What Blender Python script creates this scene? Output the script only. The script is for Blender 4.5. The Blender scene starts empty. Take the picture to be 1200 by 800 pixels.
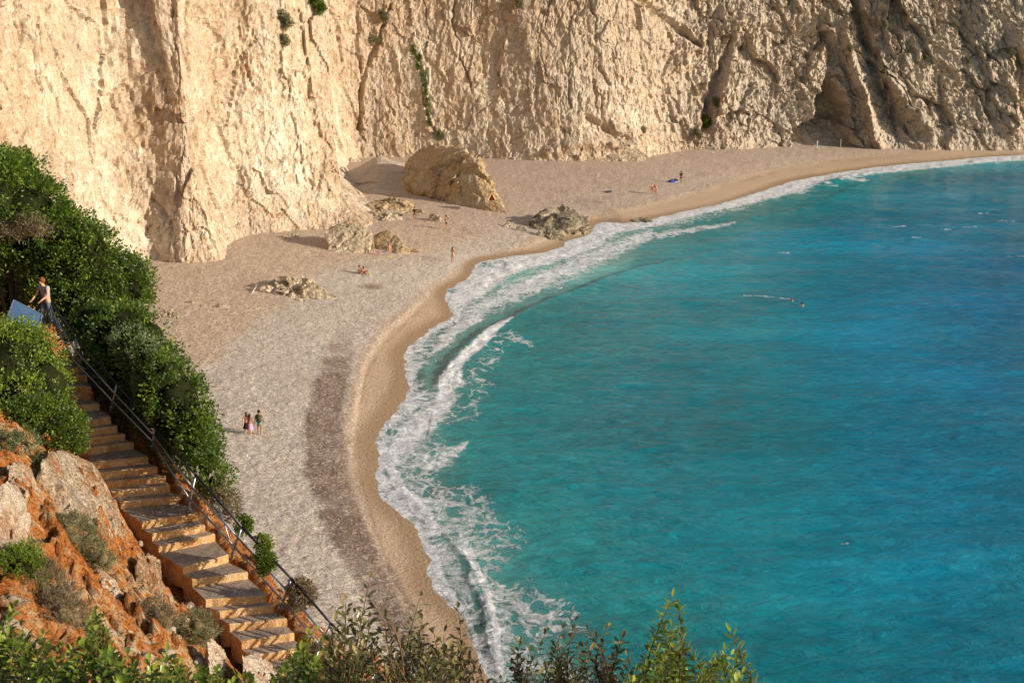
import bpy, bmesh, math, random
import numpy as np
from mathutils import Vector, Matrix

# ------------------------------------------------------------------ scene, camera, world, sun
S = bpy.context.scene
C = S.collection
PITCH = math.radians(14.3)
CAMH = 30.0
F = 1200 * 50 / 36.0
cam_d = bpy.data.cameras.new('camera'); cam_d.lens = 50; cam_d.sensor_width = 36
cam_d.clip_start = 0.1; cam_d.clip_end = 3000
cam = bpy.data.objects.new('camera', cam_d); C.objects.link(cam)
cam.location = (0, 0, CAMH); cam.rotation_euler = (math.pi / 2 - PITCH, 0, 0)
S.camera = cam

SUN_EL = math.radians(15.3); SUN_AZ = math.radians(15)     # light comes from +X, a little from behind the camera
sun_dir = Vector((math.cos(SUN_AZ) * math.cos(SUN_EL), -math.sin(SUN_AZ) * math.cos(SUN_EL), math.sin(SUN_EL)))
W = bpy.data.worlds.new('World'); S.world = W; W.use_nodes = True
wn = W.node_tree; bg = wn.nodes['Background']
sky = wn.nodes.new('ShaderNodeTexSky'); sky.sky_type = 'NISHITA'; sky.sun_disc = False
sky.sun_elevation = SUN_EL
sky.sun_rotation = math.atan2(sun_dir.x, sun_dir.y)
sky.air_density = 1.0; sky.dust_density = 1.0; sky.ozone_density = 1.0
wn.links.new(sky.outputs[0], bg.inputs[0]); bg.inputs[1].default_value = 0.115
sl = bpy.data.lights.new('sun', 'SUN'); sl.energy = 4.9; sl.angle = math.radians(0.5); sl.color = (1.0, 0.89, 0.76)
so = bpy.data.objects.new('sun', sl); C.objects.link(so)
so.rotation_euler = sun_dir.to_track_quat('Z', 'Y').to_euler()
so.location = sun_dir * 300
S.view_settings.view_transform = 'Standard'; S.view_settings.look = 'None'
S.view_settings.exposure = 0.43; S.view_settings.gamma = 1.0
S.view_settings.use_curve_mapping = False

R = random.Random(7)
NR = np.random.RandomState(11)

# ------------------------------------------------------------------ numeric helpers
cp, sp = math.cos(PITCH), math.sin(PITCH)
def raydir(px, py):
    u = (px - 600) / F; v = (400 - py) / F
    return np.array([u, cp + v * sp, -sp + v * cp])
def at_depth(px, py, Z):
    return np.array([0, 0, CAMH]) + raydir(px, py) * Z
def at(px, py, z=0.0):
    d = raydir(px, py); return np.array([0, 0, CAMH]) + d * ((z - CAMH) / d[2])
def proj(x, y, z):
    zz = z - CAMH
    Z = y * cp - zz * sp
    up = y * sp + zz * cp
    Zs = np.where(Z > 1, Z, 1)
    return 600 + F * x / Zs, 400 - F * up / Zs, Zs

def _h(ix, iy, iz, seed):
    n = (ix.astype(np.int64) * 374761393 + iy.astype(np.int64) * 668265263 + iz.astype(np.int64) * 1440662683 + seed * 982451653) & 0xffffffff
    n = ((n ^ (n >> 13)) * 1274126177) & 0xffffffff
    n = ((n ^ (n >> 16)) * 2246822519) & 0xffffffff
    return ((n ^ (n >> 15)) & 0xffffff) / float(0xffffff)
def vnoise(x, y, z, seed=0):
    ix = np.floor(x); iy = np.floor(y); iz = np.floor(z)
    fx = x - ix; fy = y - iy; fz = z - iz
    ux = fx * fx * (3 - 2 * fx); uy = fy * fy * (3 - 2 * fy); uz = fz * fz * (3 - 2 * fz)
    ix = ix.astype(np.int64); iy = iy.astype(np.int64); iz = iz.astype(np.int64)
    def g(a, b, c): return _h(ix + a, iy + b, iz + c, seed)
    x00 = g(0,0,0) * (1-ux) + g(1,0,0) * ux; x10 = g(0,1,0) * (1-ux) + g(1,1,0) * ux
    x01 = g(0,0,1) * (1-ux) + g(1,0,1) * ux; x11 = g(0,1,1) * (1-ux) + g(1,1,1) * ux
    return ((x00 * (1-uy) + x10 * uy) * (1-uz) + (x01 * (1-uy) + x11 * uy) * uz) * 2 - 1
def fbm(x, y, z, octv=4, seed=0, gain=.5, ridged=False):
    r = np.zeros_like(x); a = 1.0; t = 0
    for i in range(octv):
        n = vnoise(x, y, z, seed + i * 17)
        if ridged: n = 1 - 2 * np.abs(n)
        r += a * n; t += a; a *= gain
        x, y, z = (x * 1.6 + y * 1.2) + 3.1, (y * 1.6 - x * 1.2) + 7.7, z * 2.03 + 1.3
    return r / t
def facet(x, y, z, seed=0, tilt=.8):
    """blocky planar chunks: nearest jittered cell gives an offset and a tilted plane"""
    ix = np.floor(x).astype(np.int64); iy = np.floor(y).astype(np.int64); iz = np.floor(z).astype(np.int64)
    best = np.full(x.shape, 9e9); out = np.zeros_like(x)
    for a in (-1, 0, 1):
        for b in (-1, 0, 1):
            for c in (-1, 0, 1):
                jx, jy, jz = ix + a, iy + b, iz + c
                qx = jx + _h(jx, jy, jz, seed); qy = jy + _h(jx, jy, jz, seed + 1); qz = jz + _h(jx, jy, jz, seed + 2)
                dx, dy, dz = x - qx, y - qy, z - qz
                d = dx * dx + dy * dy + dz * dz
                m = d < best
                if not m.any(): continue
                jx, jy, jz = jx[m], jy[m], jz[m]
                o = _h(jx, jy, jz, seed + 3) - .5 + tilt * ((_h(jx, jy, jz, seed + 4) - .5) * dx[m] * 2 + (_h(jx, jy, jz, seed + 5) - .5) * dy[m] * 2 + (_h(jx, jy, jz, seed + 6) - .5) * dz[m] * 2)
                out[m] = o; best[m] = d[m]
    return out
def sstep(a, b, x):
    t = np.clip((x - a) / (b - a + 1e-12), 0, 1); return t * t * (3 - 2 * t)
def catmull(pts, n=8):
    P = np.array(pts, float); P = np.vstack([2 * P[0] - P[1], P, 2 * P[-1] - P[-2]])
    out = []
    for i in range(1, len(P) - 2):
        for k in range(n):
            t = k / n
            out.append(.5 * ((2 * P[i]) + (-P[i-1] + P[i+1]) * t + (2*P[i-1] - 5*P[i] + 4*P[i+1] - P[i+2]) * t*t + (-P[i-1] + 3*P[i] - 3*P[i+1] + P[i+2]) * t**3))
    out.append(P[-2]); return np.array(out)
def sdpoly(x, y, poly, width=None):
    """signed distance to an open polyline (positive = left of travel), and optionally the interpolated width"""
    best = np.full(x.shape, 1e18); sg = np.ones(x.shape); ww = np.zeros(x.shape)
    for i in range(len(poly) - 1):
        ax, ay = poly[i][0], poly[i][1]; bx, by = poly[i+1][0], poly[i+1][1]
        ex, ey = bx - ax, by - ay; L = ex * ex + ey * ey + 1e-12
        t = np.clip(((x - ax) * ex + (y - ay) * ey) / L, 0, 1)
        dx = x - ax - t * ex; dy = y - ay - t * ey
        d = dx * dx + dy * dy
        m = d < best - 1e-9
        best = np.where(m, d, best)
        s = np.where(ex * (y - ay) - ey * (x - ax) > 0, 1.0, -1.0)
        sg = np.where(m, s, sg)
        if width is not None: ww = np.where(m, width[i] + t * (width[i+1] - width[i]), ww)
    d = np.sqrt(best)
    return (d * sg, ww) if width is not None else d * sg
def inpoly(x, y, poly):
    c = np.zeros(x.shape, bool); n = len(poly)
    for i in range(n):
        x1, y1 = poly[i][0], poly[i][1]; x2, y2 = poly[(i+1) % n][0], poly[(i+1) % n][1]
        if y1 == y2: continue
        m = ((y1 > y) != (y2 > y)) & (x < (x2 - x1) * (y - y1) / (y2 - y1) + x1)
        c ^= m
    return c
def lin(r, g, b):
    f = lambda c: (c/255/12.92) if c/255 <= .04045 else ((c/255 + .055) / 1.055) ** 2.4
    return np.array([f(r), f(g), f(b)])

# ------------------------------------------------------------------ object helpers
def tag(o, label=None, cat=None, group=None, kind=None):
    if label: o['label'] = label
    if cat: o['category'] = cat
    if group: o['group'] = group
    if kind: o['kind'] = kind
    return o
def mesh_np(name, co, faces, mat=None, parent=None, smooth=True, attrs=None, mats=None, midx=None):
    """faces: (n,3) or (n,4) int array"""
    co = np.asarray(co, np.float32); faces = np.asarray(faces, np.int32)
    me = bpy.data.meshes.new(name); k = faces.shape[1]
    me.vertices.add(len(co)); me.vertices.foreach_set('co', co.ravel())
    me.loops.add(faces.size); me.loops.foreach_set('vertex_index', faces.ravel())
    me.polygons.add(len(faces)); me.polygons.foreach_set('loop_start', np.arange(0, faces.size, k, dtype=np.int32))
    me.polygons.foreach_set('loop_total', np.full(len(faces), k, np.int32))
    me.polygons.foreach_set('use_smooth', np.full(len(faces), smooth))
    if midx is not None: me.polygons.foreach_set('material_index', np.asarray(midx, np.int32))
    for an, av in (attrs or {}).items():
        av = np.asarray(av, np.float32)
        if av.ndim == 1:
            a = me.attributes.new(an, 'FLOAT', 'POINT'); a.data.foreach_set('value', av)
        else:
            if av.shape[1] == 3: av = np.hstack([av, np.ones((len(av), 1), np.float32)])
            a = me.attributes.new(an, 'FLOAT_COLOR', 'POINT'); a.data.foreach_set('color', av.ravel().astype(np.float32))
    me.update(); me.validate()
    for m in (mats or ([mat] if mat else [])): me.materials.append(m)
    o = bpy.data.objects.new(name, me); C.objects.link(o)
    if parent: o.parent = parent
    return o
def obj_bm(name, bm, mat, parent=None, smooth=False):
    me = bpy.data.meshes.new(name); bm.to_mesh(me); bm.free()
    for m in (mat if isinstance(mat, (list, tuple)) else [mat]): me.materials.append(m)
    if smooth:
        for p in me.polygons: p.use_smooth = True
    o = bpy.data.objects.new(name, me); C.objects.link(o)
    if parent: o.parent = parent
    return o
def empty(name, loc, rz=0):
    o = bpy.data.objects.new(name, None); C.objects.link(o); o.location = Vector(loc); o.rotation_euler = (0, 0, rz)
    o.empty_display_size = .3
    return o
def tube(bm, a, b, r, seg=8, r2=None):
    a = Vector(a); b = Vector(b); d = b - a; L = d.length
    if L < 1e-6: return
    q = d.to_track_quat('Z', 'Y').to_matrix().to_4x4()
    bmesh.ops.create_cone(bm, cap_ends=True, segments=seg, radius1=r, radius2=r if r2 is None else r2, depth=L, matrix=Matrix.Translation((a + b) / 2) @ q)
def pipe(bm, pts, r, seg=7):
    for i in range(len(pts) - 1): tube(bm, pts[i], pts[i+1], r, seg)
def box(bm, c, s, rot=None):
    m = Matrix.Translation(Vector(c)) @ (rot.to_4x4() if rot else Matrix.Identity(4)) @ Matrix.Diagonal((s[0], s[1], s[2], 1))
    bmesh.ops.create_cube(bm, size=1, matrix=m)

# ------------------------------------------------------------------ materials
def newmat(name):
    m = bpy.data.materials.new(name); m.use_nodes = True
    return m, m.node_tree, m.node_tree.nodes['Principled BSDF']
def nd(t, typ, **kw):
    n = t.nodes.new(typ)
    for k, v in kw.items(): setattr(n, k, v)
    return n
def noise(t, scale, detail=6, rough=.6, vec=None, dist=0):
    n = nd(t, 'ShaderNodeTexNoise'); n.inputs['Scale'].default_value = scale; n.inputs['Detail'].default_value = detail
    n.inputs['Roughness'].default_value = rough; n.inputs['Distortion'].default_value = dist
    if vec: t.links.new(vec, n.inputs['Vector'])
    return n.outputs['Fac']
def ramp(t, inp, stops):
    n = nd(t, 'ShaderNodeValToRGB'); e = n.color_ramp.elements
    while len(e) > 1: e.remove(e[-1])
    e[0].position = stops[0][0]; e[0].color = (*stops[0][1], 1) if hasattr(stops[0][1], '__len__') else (stops[0][1],) * 3 + (1,)
    for p, c in stops[1:]:
        x = e.new(p); x.color = (*c, 1) if hasattr(c, '__len__') else (c, c, c, 1)
    t.links.new(inp, n.inputs[0]); return n.outputs[0]
def mixc(t, fac, a, b, mode='MIX'):
    n = nd(t, 'ShaderNodeMix', data_type='RGBA', blend_type=mode)
    for s, v in ((n.inputs['Factor'], fac), (n.inputs['A'], a), (n.inputs['B'], b)):
        if hasattr(v, 'node'): t.links.new(v, s)
        elif hasattr(v, '__len__'): s.default_value = (*v[:3], 1)
        else: s.default_value = v if s.type == 'VALUE' else (v, v, v, 1)
    return n.outputs['Result']
def math_(t, op, a, b=0.0, clamp=False):
    n = nd(t, 'ShaderNodeMath', operation=op); n.use_clamp = clamp
    for s, v in ((n.inputs[0], a), (n.inputs[1], b)):
        if hasattr(v, 'node'): t.links.new(v, s)
        else: s.default_value = v
    return n.outputs[0]
def bump(t, h, strength=.5, dist=.1, prev=None):
    n = nd(t, 'ShaderNodeBump'); n.inputs['Strength'].default_value = strength; n.inputs['Distance'].default_value = dist
    t.links.new(h, n.inputs['Height'])
    if prev: t.links.new(prev, n.inputs['Normal'])
    return n.outputs[0]
def pos(t, scale=(1, 1, 1), rot=(0, 0, 0)):
    g = nd(t, 'ShaderNodeNewGeometry'); m = nd(t, 'ShaderNodeMapping'); m.inputs['Scale'].default_value = scale; m.inputs['Rotation'].default_value = rot
    t.links.new(g.outputs['Position'], m.inputs['Vector']); return m.outputs[0]
def attr(t, name, out='Fac'):
    n = nd(t, 'ShaderNodeAttribute', attribute_name=name); return n.outputs[out]

def rock_mat(name, cols, big=.25, mid=1.2, fine=6, bumps=(.6, .5), gray=None, streak=.4, speck=.35, col_attr=None):
    m, t, b = newmat(name); P = pos(t)
    n1 = noise(t, big, 5, .55, P); n2 = noise(t, mid, 8, .65, P); n3 = noise(t, fine, 8, .7, P)
    mixn = math_(t, 'ADD', math_(t, 'MULTIPLY', n1, .5), math_(t, 'MULTIPLY', n2, .5))
    c = ramp(t, mixn, [(.40, cols[0]), (.47, cols[1]), (.53, cols[2]), (.61, cols[3])])
    Ps = pos(t, (1.1, 1.1, .12)); st = noise(t, 1.0, 6, .6, Ps, .6)
    c = mixc(t, math_(t, 'MULTIPLY', ramp(t, st, [(.5, 0.0), (.68, 1.0)]), streak), c, cols[4], 'MIX')
    if gray is not None:
        sx_ = nd(t, 'ShaderNodeSeparateXYZ'); t.links.new(pos(t), sx_.inputs[0]); zt_ = math_(t, 'MULTIPLY', math_(t, 'SUBTRACT', sx_.outputs[2], 17.0), .007)
        sa = noise(t, .16, 4, .6, pos(t, (1, 1, .5)), .8); sb = noise(t, .22, 5, .65, pos(t, (1.2, 1.2, .4), (.2, .1, 0)), 1.0)
        c = mixc(t, math_(t, 'MULTIPLY', ramp(t, math_(t, 'ADD', sa, zt_), [(.46, 0.0), (.57, 1.0)]), .55), c, (.43, .305, .19))
        c = mixc(t, math_(t, 'MULTIPLY', ramp(t, sb, [(.50, 0.0), (.60, 1.0)]), .45), c, (.36, .30, .235))
        c = mixc(t, attr(t, 'gray'), c, mixc(t, n2, gray[0], gray[1]))
    c = mixc(t, math_(t, 'MULTIPLY', ramp(t, n3, [(.34, 1.0), (.46, 0.0)]), speck), c, (.10, .075, .05))
    c = mixc(t, math_(t, 'MULTIPLY', ramp(t, n3, [(.56, 0.0), (.7, 1.0)]), .3), c, (.75, .68, .56))
    vn = noise(t, mid * 1.1, 9, .68, P, 1.2)
    c = mixc(t, math_(t, 'MULTIPLY', ramp(t, vn, [(.455, 0.0), (.485, 1.0), (.515, 0.0)]), .42), c, (.82, .74, .60))
    vd = noise(t, mid * .8, 9, .7, pos(t, (1, 1, .45), (.3, .2, 0)), 1.6)
    c = mixc(t, math_(t, 'MULTIPLY', ramp(t, vd, [(.49, 0.0), (.503, 1.0), (.518, 0.0)]), .55), c, (.13, .09, .055))
    n4 = noise(t, fine * 3.2, 5, .7, P)
    c = mixc(t, math_(t, 'MULTIPLY', ramp(t, n4, [(.38, 1.0), (.5, 0.0)]), .35), c, (.20, .14, .09))
    t.links.new(c, b.inputs['Base Color']); b.inputs['Roughness'].default_value = .95
    b.inputs['Specular IOR Level'].default_value = .15
    v = nd(t, 'ShaderNodeTexVoronoi'); v.inputs['Scale'].default_value = mid * 1.4; v.feature = 'F1'
    wv = nd(t, 'ShaderNodeVectorMath', operation='ADD'); t.links.new(P, wv.inputs[0])
    nn = nd(t, 'ShaderNodeTexNoise'); nn.inputs['Scale'].default_value = mid; nn.inputs['Detail'].default_value = 5; t.links.new(P, nn.inputs['Vector'])
    t.links.new(nn.outputs['Color'], wv.inputs[1]); t.links.new(wv.outputs[0], v.inputs['Vector'])
    h1 = bump(t, v.outputs['Distance'], bumps[0], .35)
    h2 = bump(t, n2, bumps[0], .5, h1)
    h3 = bump(t, n3, bumps[1], .14, h2)
    t.links.new(h3, b.inputs['Normal'])
    return m
def simple_mat(name, col, rough=.7, nscale=8, var=.25, bmp=.2, metal=0, spec=.3):
    m, t, b = newmat(name); P = nd(t, 'ShaderNodeTexCoord').outputs['Object']
    n = noise(t, nscale, 5, .6, P)
    c = mixc(t, n, tuple(x * (1 - var) for x in col), tuple(min(1, x * (1 + var)) for x in col))
    t.links.new(c, b.inputs['Base Color']); b.inputs['Roughness'].default_value = rough; b.inputs['Metallic'].default_value = metal
    b.inputs['Specular IOR Level'].default_value = spec
    if bmp: t.links.new(bump(t, n, bmp, .02), b.inputs['Normal'])
    return m
def leaf_mat(name, c0, c1, c2, rough=.45, trans=.3):
    m, t, b = newmat(name)
    tt = attr(t, 'tint')
    c = ramp(t, tt, [(0, c0), (.55, c1), (1, c2)])
    t.links.new(c, b.inputs['Base Color']); b.inputs['Roughness'].default_value = rough; b.inputs['Specular IOR Level'].default_value = .35
    tr = nd(t, 'ShaderNodeBsdfTranslucent'); t.links.new(mixc(t, .5, c, tuple(min(1, x * 1.6) for x in c2)), tr.inputs['Color'])
    mx = nd(t, 'ShaderNodeMixShader'); mx.inputs[0].default_value = trans
    t.links.new(b.outputs[0], mx.inputs[1]); t.links.new(tr.outputs[0], mx.inputs[2])
    t.links.new(mx.outputs[0], t.nodes['Material Output'].inputs['Surface'])
    return m

# ------------------------------------------------------------------ the shoreline and the beach
SHORE_PX = [(2600,120),(1900,146),(1500,168),(1200,182),(1150,185),(1100,189.5),(1050,194),(1000,200),(960,207),(930,213),(895,224),(850,238),(805,248),(765,257),(735,262),(708,261),(698,266),(690,276),(668,282),(662,288),(640,296),(600,301),(582,304),(562,308),(556,318),(548,328),(527,339),(524,347),(528,360),(532,372),(508,384),(488,402),(476,416),(478,440),(484,455),(474,470),(458,492),(443,516),(444,530),(448,545),(441,560),(450,582),(471,600),(488,614),(500,638),(508,655),(507,672),(514,690),(528,706),(546,722),(556,740),(562,760),(572,790),(585,840),(600,930),(620,1100),(640,1600)]
SHORE_PX = [tuple(p) for p in catmull(SHORE_PX, 4)]
SHORE = np.array([at(x, y, 0)[:2] for x, y in SHORE_PX])
SEA_POLY = np.vstack([SHORE, [[600, -60], [900, 600], [900, 1200]]])
def shore_d(x, y):
    d = np.abs(sdpoly(x, y, SHORE)); return np.where(inpoly(x, y, SEA_POLY), -d, d)
SCARP_PX = [(1300,160),(1200,170),(1100,178),(1000,186),(900,202),(840,221),(760,243),(700,256),(660,275),(620,291),(590,301),(540,322),(500,352),(455,392),(430,430),(420,480),(416,520),(419,560),(430,600),(450,650),(475,700),(500,745),(530,800),(560,860)]
def beach_z(x, y, d=None, detail=True):
    if d is None: d = shore_d(x, y)
    z = np.where(d < 0, d * .13, 2.5 * (1 - np.exp(-np.maximum(d, 0) / 15)) )
    z = np.maximum(z, -7)
    if detail:
        px, py, Z = proj(x, y, z)
        s = -sdpoly(px, py, SCARP_PX) * Z / F            # positive on one side of the little berm step
        a = fbm(x / 3.0, y / 3.0, x * 0, 3, 5) * .06
        inland = sstep(.8, 4, d)
        up = sstep(0, -.5, s + a * 4)
        z = z + up * .12 * sstep(1, 3, d) + a * inland
    return z
def bz(x, y):
    return float(beach_z(np.array([float(x)]), np.array([float(y)]), None, False)[0])
def at_beach(px, py):
    z = 2.0
    for _ in range(12):
        p = at(px, py, z); z = .5 * z + .5 * bz(p[0], p[1])
    p = at(px, py, z); p[2] = bz(p[0], p[1]); return p

def polar(th0, th1, nth, radii):
    th = np.radians(np.linspace(th0, th1, nth)); X = radii[:, None] * np.sin(th)[None]; Y = radii[:, None] * np.cos(th)[None]
    return X, Y
def gridfaces(nr, nc):
    i = np.arange(nr - 1)[:, None] * nc + np.arange(nc - 1)[None]
    i = i.ravel(); return np.stack([i, i + 1, i + nc + 1, i + nc], 1)
def radii_px(y0, y1, step, far):
    """ring radii with even spacing as seen from the height of the lookout"""
    ys = np.arange(y0, y1, -step); r = np.array([at(600, y, 1.0)[1] for y in ys]); return np.concatenate([r, far])

# beach sheet
bmat, t, b = newmat('beach_sand'); P = pos(t)
bc = attr(t, 'bcol', 'Color'); n1 = noise(t, 2.2, 6, .7, P); n2 = noise(t, 9, 6, .75, P)
peb = attr(t, 'pebble')
c = mixc(t, math_(t, 'MULTIPLY', ramp(t, n2, [(.36, 1.0), (.5, 0.0)]), math_(t, 'MULTIPLY', peb, .5)), bc, (.20, .16, .13))
c = mixc(t, math_(t, 'MULTIPLY', ramp(t, n2, [(.54, 0.0), (.68, 1.0)]), math_(t, 'MULTIPLY', peb, .55)), c, (.80, .74, .66))
n5 = noise(t, 4.2, 3, .6, P, .6); n6 = noise(t, 1.1, 5, .65, pos(t, (1, .5, 1)), .5)
c = mixc(t, math_(t, 'MULTIPLY', ramp(t, n5, [(.36, 1.0), (.50, 0.0)]), math_(t, 'MULTIPLY', peb, .55)), c, (.21, .16, .12))
c = mixc(t, math_(t, 'MULTIPLY', ramp(t, n5, [(.53, 0.0), (.64, 1.0)]), math_(t, 'MULTIPLY', peb, .45)), c, (.84, .77, .68))
c = mixc(t, math_(t, 'MULTIPLY', ramp(t, n6, [(.38, 1.0), (.5, 0.0)]), math_(t, 'MULTIPLY', peb, .35)), c, (.33, .25, .18))
c = mixc(t, math_(t, 'MULTIPLY', ramp(t, n1, [(.35, 1.0), (.6, 0.0)]), .18), c, (.30, .23, .17))
t.links.new(c, b.inputs['Base Color'])
b.inputs['Specular IOR Level'].default_value = .25
t.links.new(math_(t, 'ADD', math_(t, 'MULTIPLY', peb, .45), .45, True), b.inputs['Roughness'])
bb = bump(t, n5, .55, .22); bb2 = nd(t, 'ShaderNodeBump'); bb2.inputs['Distance'].default_value = .06
t.links.new(n2, bb2.inputs['Height']); t.links.new(math_(t, 'MULTIPLY', peb, .8), bb2.inputs['Strength']); 
t.links.new(bb, bb2.inputs['Normal']); t.links.new(bb2.outputs[0], b.inputs['Normal'])

rb = radii_px(815, 158, 1.25, np.array([330, 420, 600, 900, 1500]))
rb = np.concatenate([[30, 40, 48], rb])
X, Y = polar(-24, 24, 780, rb); sh = X.shape; X = X.ravel(); Y = Y.ravel()
D = shore_d(X, Y); Zb = beach_z(X, Y, D)
px, py, PZ = proj(X, Y, Zb)
# footprint dimples in the loose pebbles
loose = sstep(.8, 2.6, D)
sc = -sdpoly(px, py, SCARP_PX)
upbeach = sstep(2, -6, sc)
dim = fbm(X / .42, Y / .42, X * 0, 2, 31) * .05 + facet(X / .9, Y / .9, X * 0, 61, 1.2) * .018
Zb = Zb + dim * upbeach * loose + fbm(X / 1.6, Y / 1.6, X * 0, 3, 77) * .035 * upbeach * loose
bcol = np.zeros((len(X), 3)); 
grey = lin(210, 197, 180); warm = lin(208, 180, 148); tan = lin(206, 177, 145); wet = lin(168, 138, 104); brown = lin(116, 90, 72); pink = lin(196, 168, 146)
nz = fbm(X / 9, Y / 9, X * 0, 4, 3); nz2 = fbm(X / 2.2, Y / 2.2, X * 0, 3, 9)
GREYLINE = [(150,520),(215,440),(250,425),(300,370),(400,318),(520,285),(620,250),(760,205),(900,182),(1100,170)]
gl = sdpoly(px, py, GREYLINE)
wf = sstep(-12, 14, gl + nz * 22)
base = grey[None] * wf[:, None] + warm[None] * (1 - wf[:, None])
alongN = fbm(D / 2.2, (X + Y) / 45, X * 0, 3, 41)
far = sstep(300, 240, py)
base = base * (1 - far[:, None] * .75) + (pink[None] * (.5 + .5 * sstep(-.5, .5, alongN))[:, None] + warm[None] * (.5 - .5 * sstep(-.5, .5, alongN))[:, None]) * far[:, None] * .75
# dark pebble band
BL = np.array([(378,402),(400,392),(420,380),(450,370),(480,361),(510,356),(560,362),(600,376),(650,398),(700,425),(740,452),(800,500)], float)
BR = np.array([(378,420),(400,412),(420,412),(450,407),(480,403),(510,403),(560,411),(600,425),(650,448),(700,476),(740,498),(800,540)], float)
xl = np.interp(py, BL[:, 0], BL[:, 1]); xr = np.interp(py, BR[:, 0], BR[:, 1])
bn = nz2 * 7 + nz * 5
band = sstep(-6, 6, px - xl + bn) * sstep(7, -5, px - xr + bn) * sstep(366, 450, py + nz2 * 26)
band = band * (.76 + .24 * sstep(-.4, .3, nz2))
weed = (1 - sstep(.5, 1.1, np.hypot((px - 434) / 19, (py - 336 + nz2 * 3) / 3.6))) * .8 + (1 - sstep(.5, 1.1, np.hypot((px - 700) / 12, (py - 238 + nz2 * 2) / 1.6))) * .5
band = np.maximum(band, weed)
# patchy continuation of the band round the bay
b2 = sstep(1.6, 0, np.abs(D - 5.5 - nz * 2)) * sstep(400, 360, py) * .30 * sstep(-.2, .4, nz2)
b3 = sstep(2.0, 0, np.abs(D - 10.5)) * sstep(300, 220, py) * .35 * sstep(-.1, .4, alongN + nz2 * .5)
band = np.maximum(band, np.maximum(b2, b3))
tanm = sstep(-5, 1.5, sc + nz2 * 3.5) 
ms_w = np.interp(py, [200, 300, 380, 600, 800], [6, 9, 14, 16, 14]); midstrip = sstep(ms_w + 4, ms_w - 3, -sc + nz2 * 4) * .85 * sstep(9, -2, sc); base = base * (1 - midstrip[:, None]) + (tan * .96)[None] * midstrip[:, None]
base = base * (1 - tanm[:, None]) + tan[None] * (1 + .10 * nz2[:, None]) * tanm[:, None]
base = base * (1 - band[:, None]) + brown[None] * band[:, None]
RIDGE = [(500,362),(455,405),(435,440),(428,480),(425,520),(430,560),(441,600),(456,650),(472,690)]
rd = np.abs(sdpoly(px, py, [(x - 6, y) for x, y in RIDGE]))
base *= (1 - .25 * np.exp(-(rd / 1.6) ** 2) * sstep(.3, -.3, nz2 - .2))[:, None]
wetm = sstep(2.2, .6, D + nz * .6 + alongN * .4)
WETP = [(560,340),(530,370),(490,400),(458,430),(450,470),(447,500)]
wz = sstep(-4, 8, sdpoly(px, py, WETP[::-1])) * sstep(350, 380, py) * sstep(520, 495, py)
wz = wz * (px < 570)
wetm = np.maximum(wetm, wz)
base = base * (1 - wetm[:, None]) + wet[None] * wetm[:, None]
ALB = 1 / 1.30
mesh_np('beach', np.stack([X, Y, Zb], 1), gridfaces(*sh), bmat, attrs={'bcol': np.clip(base * ALB, .02, .85), 'pebble': np.clip((1 - tanm) * (1 - wetm) * (1 - .45 * band) * (1 - .3 * midstrip) + .2 - .14 * wetm, 0, 1)})
tag(bpy.data.objects['beach'], 'curving pale pebble and sand beach below the cliffs', None, None, 'structure')

# ------------------------------------------------------------------ the sea
CREST = catmull([(830,296),(780,306),(730,318),(690,332),(650,347),(615,363),(580,380),(555,396),(532,416),(515,440),(508,470)], 5)
CRESTW = np.array([at(a, b, .3)[:2] for a, b in CREST])
CREST2 = catmull([(512,612),(530,628),(545,652),(556,680),(566,705),(572,735),(577,765),(585,800)], 5)
CREST2W = np.array([at(a, b, .3)[:2] for a, b in CREST2])
rs = radii_px(815, 150, 1.25, np.geomspace(260, 2500, 30)); rs = np.concatenate([[25, 35, 44], rs[:-30], rs[-30:][rs[-30:] > rs[-31] + 2]])
X, Y = polar(-6, 34, 760, rs); sh = X.shape; X = X.ravel(); Y = Y.ravel()
D = shore_d(X, Y)
px, py, PZ = proj(X, Y, X * 0)
off = np.maximum(-D, 0)
swell = fbm(X / 9, Y / 4.5, X * 0, 3, 101) * .10 + fbm(X / 3.2 + .3 * Y, Y / 1.5, X * 0, 4, 131) * .12
calm = sstep(0, 6, off)
swell = swell + fbm(X / 1.5, Y / .9, X * 0, 3, 137) * .07 * sstep(1000, 700, px)
Zs = swell * (.25 + .75 * calm)
def crest_h(cw, h0, ends, w=None):
    e = sdpoly(X, Y, cw)                      # sign decides which side is shoreward
    # taper at both ends
    ea = np.hypot(X - cw[0][0], Y - cw[0][1]); eb = np.hypot(X - cw[-1][0], Y - cw[-1][1])
    tp = sstep(0, ends, ea) * sstep(0, ends, eb)
    return e, tp, h0
wob = fbm(X / 2.5, Y / 2.5, X * 0, 3, 151) * .5
e, tp, h = crest_h(CRESTW, .30, 9)
e = -e if False else e
# left of travel for CREST (travelling toward lower left in plan) is the sea side or the shore side: test one offshore point
tst = sdpoly(np.array([at(800, 420)[0]]), np.array([at(800, 420)[1]]), CRESTW)[0]
e = e * (-1 if tst > 0 else 1) + wob        # positive = shoreward now
Zs += tp * h * np.where(e < 0, np.exp(e / 3.2), np.exp(-e / .55)) * (1 + .3 * wob)
e2, tp2, h2 = crest_h(CREST2W, .13, 4)
tst = sdpoly(np.array([at(800, 700)[0]]), np.array([at(800, 700)[1]]), CREST2W)[0]
e2 = e2 * (-1 if tst > 0 else 1) + wob * .7
Zs += tp2 * h2 * np.where(e2 < 0, np.exp(e2 / 1.8), np.exp(-e2 / .35))
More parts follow.
